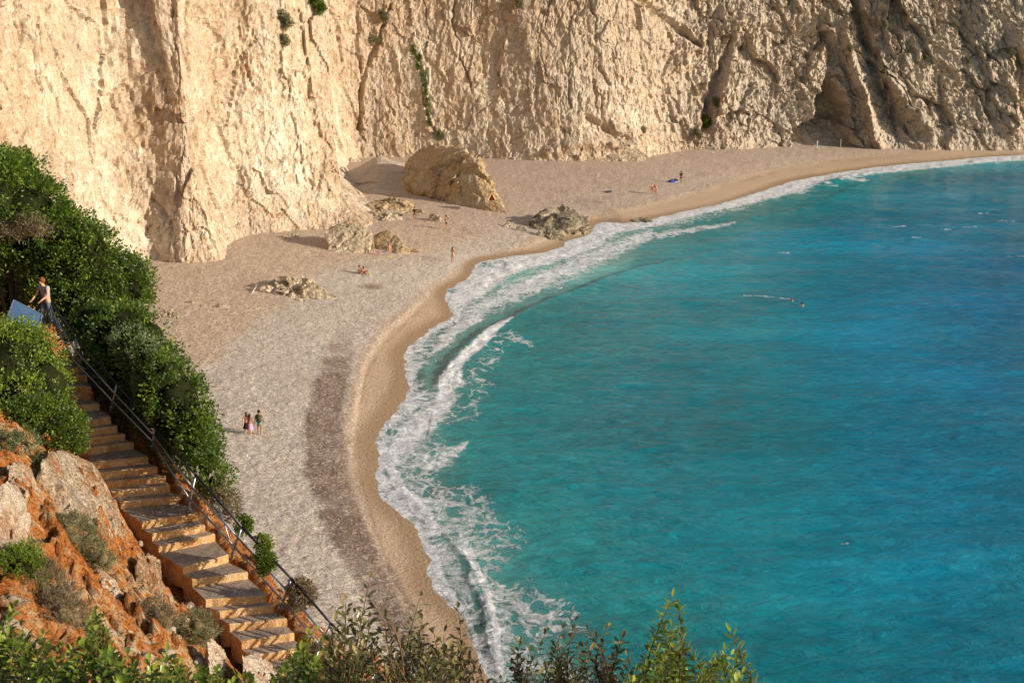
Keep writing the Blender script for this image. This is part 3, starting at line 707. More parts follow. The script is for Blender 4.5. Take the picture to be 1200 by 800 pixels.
for i in range(1, nsteps + 1):
    z1 = steps_z[i]; zb = steps_z[i-1]; last = (i == nsteps)
    fl = planL[i]; fr = planR[i]; bl = planL[i-1] + np.array([-.04, .06]); br = planR[i-1] + np.array([-.04, .06])
    n_ = 10; rows = []
    skew = Rn.uniform(-.03, .03)
    top_f = []; top_b = []; low_f = []; low_b = []; nose = []
    for k in range(n_ + 1):
        u_ = k / n_; j = lambda a: Rn.uniform(-a, a)
        pf = fl * (1 - u_) + fr * u_; pb = bl * (1 - u_) + br * u_
        dirv = pf - pb; dirv = dirv / np.hypot(*dirv)
        pf = pf + dirv * (j(.018) + .03 * math.sin(u_ * 3 + i)); 
        zt = z1 + skew * (u_ - .5) + j(.006)
        nose.append((*pf, zt - .035)); top_f.append((*(pf - dirv * .04), zt)); top_b.append((*pb, zt + .012))
        low_f.append((*(pf - dirv * .02 + dirv * j(.015)), z1 - .24)); low_b.append((*pb, z1 - .9))
    vs = top_b + top_f + nose + low_f + low_b; q = n_ + 1; fc = []; mi = []
    for r_ in range(4):
        for k in range(n_):
            fc.append((r_ * q + k, r_ * q + k + 1, (r_ + 1) * q + k + 1, (r_ + 1) * q + k)); mi.append(0 if r_ == 0 else 1)
    for k in (0, n_):
        fc.append((0 * q + k, q + k, 2 * q + k, 3 * q + k)); mi.append(1); fc.append((0 * q + k, 3 * q + k, 4 * q + k)); mi.append(1)
    x0 = len(vs)
    for k in (0, n_):
        a_ = low_f[k]; vs.append((a_[0], a_[1], a_[2] - .45)); fc.append((3 * q + k, len(vs) - 1, 4 * q + k)); mi.append(1)
    fc = [tuple(reversed(f)) for f in fc]
    me = bpy.data.meshes.new('step'); me.from_pydata([Vector(v) - Vector(mid[8]) for v in vs], [], fc)
    me.materials.append(tread_m); me.materials.append(riser_m)
    for p, m_ in zip(me.polygons, mi): p.material_index = m_
    me.validate(); me.update()
    bm = bmesh.new(); bm.from_mesh(me); bmesh.ops.recalc_face_normals(bm, faces=bm.faces); bm.to_mesh(me); bm.free()
    so_ = bpy.data.objects.new('step', me); C.objects.link(so_); so_.parent = stair

# ------------------------------------------------------------------ metal railing
steel = simple_mat('galvanised_steel', (.30, .34, .36), .35, 20, .25, .05, .85, .5)
darksteel = simple_mat('dark_handrail', (.035, .032, .035), .4, 20, .3, .05, .5, .5)
def rail_pts(pxs, off=(0, 0)):
    return [at_depth(x, y, z) for x, y, z in pxs]
ref = mid[8]
rail = empty('metal_railing', ref); tag(rail, 'galvanised tube railing with dark handrail on the seaward side of the stone steps', 'railing')
FOOT = [(66,382),(86,430),(131,476),(179,522),(221,594),(273,648),(329,712),(372,765),(420,825)]
HEAD = [(56,350),(90,396),(137,450),(181,500),(229,556),(283,617),(341,677),(388,730),(440,786)]
FZ = [float(stair_Z(y)) for x, y in FOOT]
fpt = [at_depth(x, y, z) for (x, y), z in zip(FOOT, FZ)]; hpt = [at_depth(x, y, z - .30) for (x, y), z in zip(HEAD, FZ)]
L_ = lambda p: Vector(p) - Vector(ref)
for a, c_ in zip(fpt, hpt):
    bm = bmesh.new(); d_ = Vector(c_) - Vector(a); tube(bm, L_(Vector(a) - d_ * .25), L_(c_), .038, 10)
    box(bm, L_(Vector(a) + d_ * .0), (.14, .14, .02))
    obj_bm('post', bm, steel, rail, True)
bm = bmesh.new(); pts = [L_(p) for p in hpt]; pipe(bm, pts, .038, 10)
for p in pts: bmesh.ops.create_icosphere(bm, subdivisions=1, radius=.04, matrix=Matrix.Translation(p))
obj_bm('handrail', bm, darksteel, rail, True)
for fr in (.62, .26):
    bm = bmesh.new(); pts = [L_(np.array(a) * (1 - fr) + np.array(c_) * fr + np.array([-.03, 0, 0])) for a, c_ in zip(fpt, hpt)]; pipe(bm, pts, .030, 8)
    obj_bm('mid_rail', bm, steel, rail, True)
for k in (0, 4, 5):       # diagonal braces
    bm = bmesh.new(); a = np.array(hpt[k]); c_ = np.array(fpt[k + 1]) + (np.array(hpt[k+1]) - np.array(fpt[k+1])) * .05
    if k == 5: a = hpt[4] * .45 + hpt[5] * .55; c_ = fpt[5]
    if k == 5: continue
    tube(bm, L_(a * .55 + np.array(hpt[k+1]) * .45) if k == 4 else L_(a), L_(c_), .022, 8); obj_bm('brace', bm, steel, rail, True)
wire = simple_mat('wire', (.30, .32, .32), .5, 30, .2, 0, .7)
bm = bmesh.new()
for k in (3, 4, 5, 6):                    # woven wire netting between the posts
    a0, a1, b0, b1 = map(np.array, (fpt[k], hpt[k], fpt[k+1], hpt[k+1])); a1 = a0 + (a1 - a0) * .62; b1 = b0 + (b1 - b0) * .62
    n_ = 13
    def PP_(u_, v_): return (a0 * (1 - u_) + b0 * u_) * (1 - v_) + (a1 * (1 - u_) + b1 * u_) * v_
    for i in range(-4, n_ + 1):
        for sgn in (0, 1):
            u0, u1 = i / n_, (i + 4) / n_; v0, v1 = 0, 1
            if u0 < 0: v0 = -u0 * n_ / 4; u0 = 0
            if u1 > 1: v1 = 1 - (u1 - 1) * n_ / 4; u1 = 1
            if u1 <= u0: continue
            if sgn: tube(bm, L_(PP_(u0, 1 - v0)), L_(PP_(u1, 1 - v1)), .0032, 3)
            else: tube(bm, L_(PP_(u0, v0)), L_(PP_(u1, v1)), .0032, 3)
o = obj_bm('wire_netting', bm, wire, rail)
tag(o, kind='stuff')

# ------------------------------------------------------------------ rocks
def hull_rock(name, pts, mat, sub=5, amp=.1, label=None, cat='rock', group=None, seed=1, sink=1.0, freq=1.0):
    P_ = np.array(pts, float); c0 = P_.mean(0)
    low = P_.copy(); low[:, 2] = P_[:, 2].min() - sink; low[:, :2] = c0[:2] + (low[:, :2] - c0[:2]) * .9; P_ = np.vstack([P_, low]); c0 = P_.mean(0)
    bm = bmesh.new(); vs = [bm.verts.new(p - c0) for p in P_]
    bmesh.ops.convex_hull(bm, input=vs); bm.normal_update()
    pl = [(np.array(f.normal), f.normal.dot(f.verts[0].co)) for f in bm.faces]; bm.free()
    nrm = np.array([p[0] for p in pl]); dd = np.array([p[1] for p in pl]); fl_ = dd < 0; nrm[fl_] *= -1; dd[fl_] *= -1
    bm = bmesh.new(); bmesh.ops.create_icosphere(bm, subdivisions=sub, radius=1)
    V = np.array([v.co for v in bm.verts]); Fc = np.array([[v.index for v in f.verts] for f in bm.faces]); bm.free()
    V /= np.linalg.norm(V, axis=1)[:, None]
    dn_ = V @ nrm.T; r = np.where(dn_ > 1e-3, dd[None] / np.maximum(dn_, 1e-3), 1e9)
    rs_ = np.sort(r, axis=1); r0 = rs_[:, 0]
    W_ = V * r0[:, None]; size = np.abs(W_).max()
    f_ = freq / max(size, .1)
    w = W_ + c0
    n_ = facet(w[:,0]*f_*1.6, w[:,1]*f_*1.6, w[:,2]*f_*1.6, seed, 1.4) * 1.0 + facet(w[:,0]*f_*4, w[:,1]*f_*4, w[:,2]*f_*4, seed+10, 1.4) * .5 + fbm(w[:,0]*f_*9, w[:,1]*f_*9, w[:,2]*f_*9, 4, seed+20, .6) * .35
    W_ = W_ + V * (n_ * amp * size)[:, None]
    base_ = np.array([c0[0], c0[1], P_[:len(pts), 2].min()])
    o_ = mesh_np(name, W_ + c0 - base_, Fc, mat, None, sub < 4 or name == 'talus_mound'); o_.location = Vector(base_)
    if label: tag(o_, label, cat, group)
    return o_
boulder_cream = rock_mat('boulder_cream', [(.32, .235, .14), (.45, .35, .22), (.56, .45, .30), (.66, .55, .39), (.26, .20, .13)], .5, 1.6, 6, (.6, .6), None, .3, .45)
boulder_brown = rock_mat('boulder_brown', [(.20, .14, .085), (.46, .285, .11), (.44, .32, .17), (.50, .40, .26), (.24, .19, .13)], .35, 1.2, 6, (.6, .6), None, .5, .4)
talus_m = rock_mat('talus_gravel', [(.40, .32, .25), (.44, .36, .28), (.48, .39, .31), (.52, .43, .34), (.36, .29, .23)], .2, 1.5, 8, (.15, .35), None, .2, .2)
shore_m = rock_mat('shore_rock', [(.10, .085, .055), (.19, .16, .10), (.32, .265, .17), (.46, .38, .26), (.10, .085, .05)], .5, 1.6, 6, (.6, .6), None, .3, .45)
def pr(anchor, lst):
    """points given by sight line and depth relative to the anchor on the beach"""
    a = at_beach(*anchor); Z0 = proj(*[np.array([v]) for v in a])[2][0]
    return [at_depth(x, y, Z0 + dz) for x, y, dz in lst]
hull_rock('boulder', pr((592,251), [(593,250,0),(590,236,2),(575,215,4),(562,195,6),(548,178,8),(540,170,10),(512,168,12),(494,171,13),(484,182,14),(474,192,14),(478,215,11),(496,232,9),(510,240,8),(545,248,3),(575,253,0),(500,176,20),(560,200,18),(575,240,10),(510,225,20)]),
          boulder_brown, 6, .045, 'huge brown boulder with a pale sunlit right edge, the largest on the beach', 'boulder', None, 21, 1.5, 1.3)
hull_rock('talus_mound', pr((450,236), [(446,184,19),(465,189,19),(480,196,19),(412,199,20),(402,212,14),(420,240,3),(440,247,0),(500,248,1),(530,250,2),(520,222,8),(470,198,25),(430,196,25),(404,203,24)]),
          talus_m, 6, .022, 'smooth shaded gravel mound between the huge brown boulder and the cliff', 'gravel mound', None, 31, 1.5, 1.0)
hull_rock('boulder', pr((402,192), [(398,200,0),(396,190,1),(408,184,2),(421,184,3),(424,196,1),(412,203,0),(405,190,4)]), boulder_cream, 4, .08, 'dark shaded boulder wedged between the cliff corner and the gravel mound', 'boulder', None, 33)
hull_rock('boulder', pr((460,252), [(428,240,2),(434,236,4),(455,234,5),(478,236,4),(492,245,2),(503,256,0),(490,258,0),(460,258,0),(435,255,1),(470,238,9),(490,248,6)]), boulder_brown, 5, .07, 'long low ochre boulder at the foot of the shaded gravel mound', 'boulder', None, 41)
hull_rock('boulder', pr((455,259), [(430,250,1),(440,247,2),(462,245,2),(472,250,1),(472,258,0),(455,259,-.5),(430,256,0)]), boulder_cream, 5, .09, 'small rounded boulder in front of the long ochre boulder', 'boulder', None, 42)
hull_rock('boulder', pr((512,261), [(503,262,0),(503,250,1),(508,247,1),(516,254,0),(522,262,-.3),(512,262,-.5)]), boulder_cream, 4, .07, 'narrow pointed pale rock at the right end of the long ochre boulder', 'boulder', None, 43)
hull_rock('boulder', pr((410,296), [(379,289,1),(381,272,2),(388,265,3),(404,263,3),(420,263,2.5),(432,266,2),(438,278,1),(436,292,0),(415,297,-.6),(395,295,-.3),(384,293,0),(425,270,5),(405,267,6)]), boulder_cream, 6, .06, 'pale boulder with a flat shaded left face beside the colourful towels', 'boulder', None, 51)
hull_rock('boulder', pr((458,297), [(434,294,2),(438,274,3),(446,270,3),(456,271,2.5),(466,278,1.5),(475,285,.8),(482,294,0),(480,298,-.2),(462,298,-.4),(445,296,.5),(455,275,6),(470,286,5)]), boulder_brown, 6, .06, 'dark brown wedge boulder to the right of the colourful towels', 'boulder', None, 52)
hull_rock('rubble_rock', pr((350,350), [(303,347,1),(306,335,2),(318,326,3),(335,323,3),(350,326,2.5),(368,332,2),(384,341,1),(394,351,0),(375,352,-.3),(340,351,-.6),(315,350,0),(350,328,6),(325,328,6)]), boulder_cream, 6, .10, 'broad crumbling heap of pale rock standing alone on the pebbles', 'rock', None, 53, 1.0, 1.8)
hull_rock('boulder', pr((340,281), [(329,281,0),(331,275,.6),(340,273,1),(350,275,.6),(354,280,0),(342,282,-.3)]), boulder_cream, 4, .08, 'low flat rock at the cliff foot left of the pale flat faced boulder', 'rock', None, 54, .5)
hull_rock('boulder', pr((640,275), [(612,270,2),(620,257,3),(630,248,4),(645,240,5),(656,240,5),(672,247,4),(686,255,3),(688,262,2),(670,266,1),(650,276,0),(640,279,-.5),(625,277,0),(655,246,10),(675,252,8)]), shore_m, 6, .07, 'dark jagged rock sloping down to the surf, larger of the two at the water', 'rock', None, 55, 1, 1.3)
hull_rock('boulder', pr((637,279), [(622,278,0),(630,268,.8),(642,266,1),(655,271,.6),(662,276,0),(640,281,-.3)]), shore_m, 5, .10, 'low white streaked rock in front of the dark jagged shore rock', 'rock', None, 56, .6, 1.6)
hull_rock('boulder', pr((752,262), [(741,263,0),(743,257,.6),(750,254,1),(762,255,.8),(767,261,0),(755,264,-.4)]), shore_m, 5, .09, 'small dark wet rock washed by the white foam', 'rock', None, 57, .8, 1.5)
hull_rock('boulder', pr((597,268), [(591,268,0),(592,260,.6),(598,259,.6),(604,265,.3),(603,270,0),(596,271,-.2)]), boulder_cream, 4, .08, 'small pale rock just right of the huge brown boulder tip', 'rock', None, 58, .6)
hull_rock('boulder', pr((610,272), [(603,271,0),(605,265,.4),(612,264,.4),(617,269,.2),(613,273,0)]), shore_m, 4, .08, 'small dark stone between the small pale rock and the shore rock', 'rock', None, 59, .6)
hull_rock('boulder', pr((194,374), [(180,373,0),(186,364,.6),(196,359,.9),(206,363,.5),(209,374,0),(200,378,-.3)]), boulder_cream, 5, .11, 'rounded brown clod of rock beside the green hedge edge', 'rock', None, 60, .5, 1.6)
for i, (x, y, w, h_, lb) in enumerate(((226,357,9,6,'pale rubble stone just above the flat scattered stones'),(238,361,6,4,'small stone right of the pale rubble stone'),(262,362,11,5,'longest flat stone among the scattered stones'),(250,355,6,3,'small dark stone behind the longest flat stone'),(276,367,5,3,'tiny pale stone right of the longest flat stone'),(302,364,7,4,'lone small stone left below the crumbling heap'),(235,371,8,3,'flat half buried stone below the rubble stones'),(362,293,6,3,'small flat stone left of the flat faced boulder'),(353,310,4,2,'tiny dark stone on open pebbles above the heap'),(393,317,7,2,'low pale stone left of the seated couple'),(356,365,5,2,'small stone below the crumbling heap'))):
    hull_rock('stone', pr((x, y), [(x-w,y,0),(x-w*.6,y-h_,.3),(x,y-h_*1.3,.4),(x+w*.7,y-h_*.7,.3),(x+w,y,0),(x,y+1,-.2)]), boulder_cream, 3, .12, lb, 'stone', 'loose stones on the beach', 70 + i, .3, 1.5)
# pale ledge rock at the cliff foot
hull_rock('ledge_rock', pr((700,189), [(640,187,1),(646,176,2),(662,168,4),(682,163,5),(705,164,5),(728,171,4),(748,176,2),(760,184,0),(735,187,-.5),(690,190,-1),(655,190,0),(700,168,9)]), boulder_cream, 6, .05, 'long pale hump of rock bulging from the cliff foot at the back of the beach', 'rock', None, 61, 1.5, 2)
rs2 = random.Random(9)
for i in range(34):
    if i < 20: x = rs2.uniform(560, 900); y = 189 - (x - 560) * .045 + rs2.uniform(2, 9); 
    elif i < 27: x = rs2.uniform(270, 375); y = rs2.uniform(272, 283)
    else: x = rs2.uniform(215, 330); y = rs2.uniform(350, 385)
    w = rs2.uniform(1.6, 4.2)
    hull_rock('stone', pr((x, y), [(x-w,y,0),(x-w*.6,y-w*.6,.3),(x,y-w*.8,.4),(x+w*.7,y-w*.45,.3),(x+w,y,0),(x,y+.8,-.2)]), boulder_cream, 2, .12, ('small pale stone strewn along the foot of the far cliff' if i < 20 else 'small pale stone strewn below the left cliff buttress' if i < 27 else 'tiny pale stone strewn around the flat scattered stones'), 'stone', ('stones along the far cliff foot' if i < 20 else 'stones below the left buttress' if i < 27 else 'stones around the scattered rubble'), 170 + i, .3, 1.5)
# hillside outcrops
out_m = rock_mat('outcrop_rock', [(.46, .20, .08), (.55, .33, .17), (.64, .48, .31), (.70, .57, .42), (.42, .34, .27)], .8, 3, 12, (.5, .7), None, .4, .5)
pale_m = rock_mat('outcrop_pale', [(.46, .27, .15), (.55, .40, .27), (.62, .50, .37), (.70, .60, .47), (.48, .26, .11)], 1, 4, 16, (.35, .6), None, .35, .5)
ptsO = [at_depth(*a) for a in ((52,532,38.0),(75,529,39.5),(100,540,40.3),(115,552,40.6),(130,578,41.0),(138,600,40.8),(145,640,40.2),(145,655,39.8),(120,640,37.9),(92,600,37.6),(60,575,37.3),(42,560,37.2),(110,665,38.0),(60,540,41.5),(105,545,43.0),(80,620,37.4),(140,600,42.5),(40,600,37.6))]
hull_rock('outcrop', ptsO, out_m, 6, .018, 'large flat fronted orange and grey outcrop against the steps below the green bush', 'rock outcrop', None, 81, 1.2, 2.5)
for i, (lst, m_, lb) in enumerate((
   ([(-8,600,33.6),(0,570,34),(12,566,35),(30,590,35),(38,622,34.6),(42,655,34),(30,672,33.4),(0,668,32.6),(-10,640,32.5),(20,600,37)], pale_m, 'pale rounded outcrop at the left edge above the orange earth'),
   ([(8,545,36),(22,541,37),(38,552,37),(46,572,36.6),(30,575,35.6),(10,562,35.6)], pale_m, 'cream rock slab under the low green bush at the left edge'),
   ([(108,668,36),(118,664,36.3),(135,680,36.6),(150,694,36.4),(140,696,35.8),(120,684,35.6)], pale_m, 'thin slanting stone slab in the orange earth'),
   ([(-8,738,29),(15,720,30.2),(40,735,30.8),(52,760,30),(30,785,28.6),(0,775,28)], pale_m, 'rough stone low at the left edge among green leaves'),
   ([(160,650,38.6),(175,645,39.4),(188,655,39.6),(186,675,39),(170,676,38.3),(158,664,38.2)], out_m, 'orange lump of rock against the left side of the steps'),
   ([(285,768,36),(298,762,37),(318,775,37.3),(325,795,36.5),(300,800,35.5),(284,788,35.5)], pale_m, 'pale boulder at the foot of the steps'),
   ([(240,750,35.5),(252,746,36),(264,765,36.3),(258,775,35.7),(244,766,35.3)], pale_m, 'light grey stone below the grey green scrub'),
   ([(60,745,31.6),(80,738,32.3),(98,752,32.3),(92,766,31.4),(70,762,31.2)], pale_m, 'long weathered stone lying below the dry scrub')
   )):
    hull_rock('outcrop_stone', [at_depth(*a) for a in lst], m_, 5, .07, lb, 'rock', None, 90 + i, .6, 1.6)

rs3 = random.Random(21); kk = 0
while kk < 46:
    x = rs3.uniform(20, 300); y = rs3.uniform(620, 790)
    lx = float(np.interp(y, [p[1] for p in LPX], [p[0] for p in LPX]))
    if x > lx - 6 or x < lx - 190: continue
    p = at_hill(x, y, 22, 44); w = rs3.choice((.09, .12, .16, .22, .3)); kk += 1
    pts_ = [p + np.array([rs3.uniform(-1, 1) * w, rs3.uniform(-1, 1) * w, rs3.uniform(0, .7) * w]) for _ in range(9)]
    near = x > lx - 45
    hull_rock('loose_stone', pts_, pale_m if rs3.random() < .5 else out_m, 2, .08, 'loose angular stone lying in the gully along the left side of the steps' if near else 'loose angular stone lying on the orange bank left of the steps', 'stone', 'stones in the gully beside the steps' if near else 'stones on the orange bank', 300 + kk, .15, 1.5)
# ------------------------------------------------------------------ foliage
def leaves(name, centers, normals, n_per, ln, wd, spread, mat, parent=None, seed=1, up=.35, tint=(0, 1), droop=0):
    """leaf-sized folded faces in tufts round each centre"""
    r = np.random.RandomState(seed); n = len(centers); K = n * n_per
    cidx = np.repeat(np.arange(n), n_per)
    nrm = normals[cidx]; base = centers[cidx] + r.normal(0, 1, (K, 3)) * spread
    d = nrm * .9 + r.normal(0, .75, (K, 3)) + np.array([0, 0, up]); d /= np.linalg.norm(d, axis=1)[:, None]
    s_ = np.cross(d, r.normal(0, 1, (K, 3))); s_ /= np.linalg.norm(s_, axis=1)[:, None] + 1e-9
    f_ = np.cross(d, s_)
    l_ = ln * r.uniform(.65, 1.3, (K, 1)); w_ = wd * r.uniform(.7, 1.3, (K, 1))
    v0 = base; v1 = base + d * l_ * .45 + s_ * w_ + f_ * w_ * .35; v2 = base + d * l_; v3 = base + d * l_ * .45 - s_ * w_ + f_ * w_ * .35
    co = np.stack([v0, v1, v2, v3], 1).reshape(-1, 3)
    i = np.arange(K) * 4; fc = np.concatenate([np.stack([i, i+1, i+2], 1), np.stack([i, i+2, i+3], 1)])
    ct = r.uniform(0, 1, n)[cidx]; tn = np.clip(tint[0] + (tint[1] - tint[0]) * (ct * .55 + r.uniform(0, 1, K) * .45), 0, 1)
    return mesh_np(name, co, fc, mat, parent, False, {'tint': np.repeat(tn, 4)})
def lumps_surface(blobs, dens, seed):
    r = np.random.RandomState(seed); Cn = []; Nn = []; small = max(float(np.mean(q[1])) for q in blobs) < .72
    for (c, rad) in blobs:
        c = np.array(c, float); rad = np.array(rad, float) * np.ones(3); n = int(dens * 4 * math.pi * (rad.mean() ** 2))
        d = r.normal(0, 1, (n, 3)); d /= np.linalg.norm(d, axis=1)[:, None]
        wob = 1 + .34 * fbm(d[:,0]*2.8 + c[0], d[:,1]*2.8 + c[1], d[:,2]*2.8, 4, seed, .65)
        Cn.append(c + d * rad * (wob * r.uniform(.86, 1.06, n))[:, None]); Nn.append(d / rad)
    Cn = np.vstack(Cn); Nn = np.vstack(Nn); Nn /= np.linalg.norm(Nn, axis=1)[:, None]
    ok = np.ones(len(Cn), bool)
    if not small: ok &= fbm(Cn[:,0]*1.5, Cn[:,1]*1.5, Cn[:,2]*1.5, 3, seed + 5, .6) > -.14
    for (c, rad) in blobs:
        q = (Cn - np.array(c)) / (np.array(rad) * np.ones(3)); ok &= (q ** 2).sum(1) > .70
    return Cn[ok], Nn[ok]
def bush(name, blobs, mat, core, label, cat='bush', group=None, dens=22, n_per=13, ln=.11, wd=.028, seed=1, up=.35, spread=.07, trunk=True, root=None, crown='foliage', tint=(0, 1), stem_mat=None):
    base = np.array(root if root is not None else blobs[0][0] - np.array([0, 0, 1]), float)
    o_ = empty(name, base); tag(o_, label, cat, group)
    bl = [(np.array(c, float) - base, r_) for c, r_ in blobs]
    Cn, Nn = lumps_surface(bl, dens, seed)
    lo = leaves(crown, Cn, Nn, n_per, ln, wd, spread, mat, o_, seed, up, tint)
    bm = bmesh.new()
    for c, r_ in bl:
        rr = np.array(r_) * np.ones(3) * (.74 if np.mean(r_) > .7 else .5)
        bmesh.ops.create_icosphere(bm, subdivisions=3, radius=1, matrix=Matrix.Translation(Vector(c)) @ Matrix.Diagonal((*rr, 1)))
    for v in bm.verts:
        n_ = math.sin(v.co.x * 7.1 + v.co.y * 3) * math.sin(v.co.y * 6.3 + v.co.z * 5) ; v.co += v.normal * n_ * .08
    tag(obj_bm('inner_core', bm, core, o_, True), kind='stuff')
    if trunk:
        bm = bmesh.new(); lowc = min(bl, key=lambda q: q[0][2])[0]
        for c, r_ in bl[:6]: tube(bm, (0, 0, -.3), Vector(c), .09, 7, .03)
        obj_bm('trunk', bm, stem_mat or bark, o_, True)
    return o_
bark = simple_mat('bark', (.12, .085, .055), .9, 14, .4, .6)
core_m = simple_mat('inner_twig_shade', (.018, .022, .008), 1.0, 9, .5, .8, 0, 0)  # near-black core lumps paint the shade between the leaves
core_dry = simple_mat('dry_twig_core', (.16, .12, .06), .95, 9, .4, .8)
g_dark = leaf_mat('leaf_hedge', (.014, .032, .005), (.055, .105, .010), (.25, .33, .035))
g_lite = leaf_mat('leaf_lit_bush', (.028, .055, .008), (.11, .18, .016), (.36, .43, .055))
g_grey = leaf_mat('leaf_grey_scrub', (.10, .11, .05), (.17, .17, .08), (.28, .26, .14), .7)
g_dry = leaf_mat('leaf_dry_scrub', (.11, .085, .045), (.19, .145, .08), (.30, .24, .14), .8)
g_pale = leaf_mat('leaf_pale_shrub', (.05, .085, .03), (.12, .17, .06), (.34, .38, .20), .4)

def B(x, y, Z, r): return (at_depth(x, y, Z), r)
# tree mass at the top left, then the long hedge down the seaward side of the steps
bush('mastic_tree', [B(-20,248,50,2.2),(at_depth(18,212,51),1.15),(at_depth(0,196,52),.75),B(32,258,50,1.5),(at_depth(72,278,50),1.05),B(104,298,50,.95),B(52,292,50.2,.95),B(-10,322,55,2.0),B(30,322,54.5,1.6),(at_depth(85,310,50.5),1.6),B(122,322,50.5,.85),B(0,225,50,1.3),B(55,262,50.6,.8)],
     g_dark, core_m, 'big dense green tree overhanging the person at the top of the steps', 'tree', None, 17, 20, .14, .034, 201, .3, .13, True, at_depth(20,420,51), 'crown')
bush('dead_branch_scrub', [B(30,264,48.4,(.6,.3,.16)),B(8,272,48.4,(.6,.3,.16)),B(44,268,48.4,(.4,.3,.12))], g_dry, core_dry, 'straggle of dry brown branches across the front of the big green tree', 'branches', None, 40, 14, .16, .014, 209, .1, .12, False, at_depth(28,290,48.6))
bush('mastic_shrub', [B(146,322,51,.75),B(155,340,50.5,.62),B(135,345,50.8,1.2),(at_depth(105,355,50.5),1.5),B(150,330,51,.9),B(85,345,50.8,1.3)],
     g_dark, core_m, 'green shrub jutting out furthest over the beach below the big tree', 'bush', 'dense bushes on the seaward side of the steps', 17, 20, .13, .032, 202, .3, .12, True, at_depth(120,420,51))
bush('mastic_shrub', [B(112,388,48.0,1.0),B(145,393,46.9,1.05),B(170,395,46.8,.75),B(176,423,46.1,.95),B(133,420,47.9,1.05),B(160,436,46.4,.75),B(158,440,47.4,1.0),B(190,418,46.4,.5)],
     g_dark, core_m, 'green bush spreading beside the upper handrail below the jutting shrub', 'bush', 'dense bushes on the seaward side of the steps', 18, 20, .13, .032, 203, .3, .12, True, at_depth(140,480,50))
bush('pale_leaf_shrub', [B(150,402,45.9,.5),B(170,412,45.4,.45),B(172,450,45.5,.4),B(158,420,45.9,.4)],
     g_pale, core_m, 'shrub with silvery pale leaves showing among the dark green hedge', 'bush', None, 26, 14, .13, .032, 204, .5, .08, False, at_depth(160,470,48.4))
bush('mastic_shrub', [B(195,448,45.3,.9),B(208,470,45.0,.92),B(190,478,46.4,1.0),B(222,495,44.6,.75),B(168,468,46.8,.9)],
     g_dark, core_m, 'green bush halfway down the handrail behind the pale leaved shrub', 'bush', 'dense bushes on the seaward side of the steps', 19, 20, .13, .032, 205, .3, .12, True, at_depth(195,530,47.5))
bush('mastic_shrub', [B(234,520,44.3,.66),B(246,545,43.9,.56),B(225,530,45.3,.7),B(253,564,43.9,.45),B(208,512,45.9,.8),B(236,503,45.0,.5)],
     g_dark, core_m, 'lowest of the dense green bushes along the handrail', 'bush', 'dense bushes on the seaward side of the steps', 20, 20, .12, .030, 206, .3, .12, True, at_depth(235,585,45.6))
bush('dry_shrub', [B(262,585,43.6,.42),B(268,598,43.2,.3),B(255,575,43.8,.35)], g_dry, core_dry, 'dry brown scrub hanging below the lowest dense green bush', 'bush', None, 50, 14, .08, .018, 207, 0, .06, False, at_depth(262,606,43.8))
# the lit bushes on the landward side
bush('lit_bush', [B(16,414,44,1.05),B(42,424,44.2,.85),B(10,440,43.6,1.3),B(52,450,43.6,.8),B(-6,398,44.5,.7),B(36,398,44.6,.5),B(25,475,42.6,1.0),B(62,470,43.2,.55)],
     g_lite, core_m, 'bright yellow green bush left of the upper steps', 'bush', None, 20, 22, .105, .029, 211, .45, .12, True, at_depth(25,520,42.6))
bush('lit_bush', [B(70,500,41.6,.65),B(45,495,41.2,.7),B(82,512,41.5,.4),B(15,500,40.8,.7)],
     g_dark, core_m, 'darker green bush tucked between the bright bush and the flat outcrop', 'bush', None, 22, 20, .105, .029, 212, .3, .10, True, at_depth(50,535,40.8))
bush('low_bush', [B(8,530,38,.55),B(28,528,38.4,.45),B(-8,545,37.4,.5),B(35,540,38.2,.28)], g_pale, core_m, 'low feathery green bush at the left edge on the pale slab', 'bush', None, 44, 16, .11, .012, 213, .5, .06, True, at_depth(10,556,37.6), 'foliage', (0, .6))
# scrub on the orange bank
scr = [((82,632),36.4,.62,g_grey,'round olive grey dry shrub below the flat outcrop'),((20,668),32.6,.50,g_lite,'small green shrub on the orange bank at the left edge'),((48,690),32.8,.55,g_dry,'brown dry scrub between the left green shrub and the slab'),
       ((70,720),32.0,.48,g_dry,'low dry scrub above the weathered stone'),((182,722),36.0,.42,g_dry,'thin grey brown dry shrub left of the lower steps'),((228,735),36.8,.42,g_grey,'grey green scrub cushion beside the lower steps'),
       ((118,655),36.3,.26,g_grey,'tiny olive tuft above the slanting slab'),((30,650),32.9,.3,g_lite,'tiny green tuft above the left green shrub')]
for i, ((x, y), Z, r_, m_, lb) in enumerate(scr):
    g0 = at_depth(x, y, Z)
    bush('scrub', [(g0, r_), (g0 + [r_*.6, .1, -.15], r_*.7), (g0 + [-r_*.6, 0, -.1], r_*.7), (g0 + [0, .2, r_*.35], r_*.6)], m_, core_dry if m_ in (g_dry, g_grey) else core_m, lb, 'shrub', None, 75, 14, .10, .009, 230 + i, .5, .05, False, g0 - [0, 0, r_ * .9])
for i, ((x, y), Z, r_, m_, lb) in enumerate((((308,634),41.6,.20,g_lite,'little green plant against the beach right of the steps'),((310,655),41.2,.24,g_dark,'second little green plant just below it near the handrail'),((352,692),40.8,.34,g_dry,'dark dry shrub hanging behind the lower handrail'),((285,612),42.6,.2,g_dark,'small dark green plant left of the little green plants'))):
    g0 = at_depth(x, y, Z); bush('small_plant', [(g0, r_), (g0 + [r_*.5, 0, -r_*.6], r_*.7), (g0 + [-r_*.3, 0, -r_*1.1], r_*.7)], m_, core_m, lb, 'plant', None, 110, 12, .08, .022, 250 + i, .3, .04, False, g0 - [0, 0, r_ * 2])
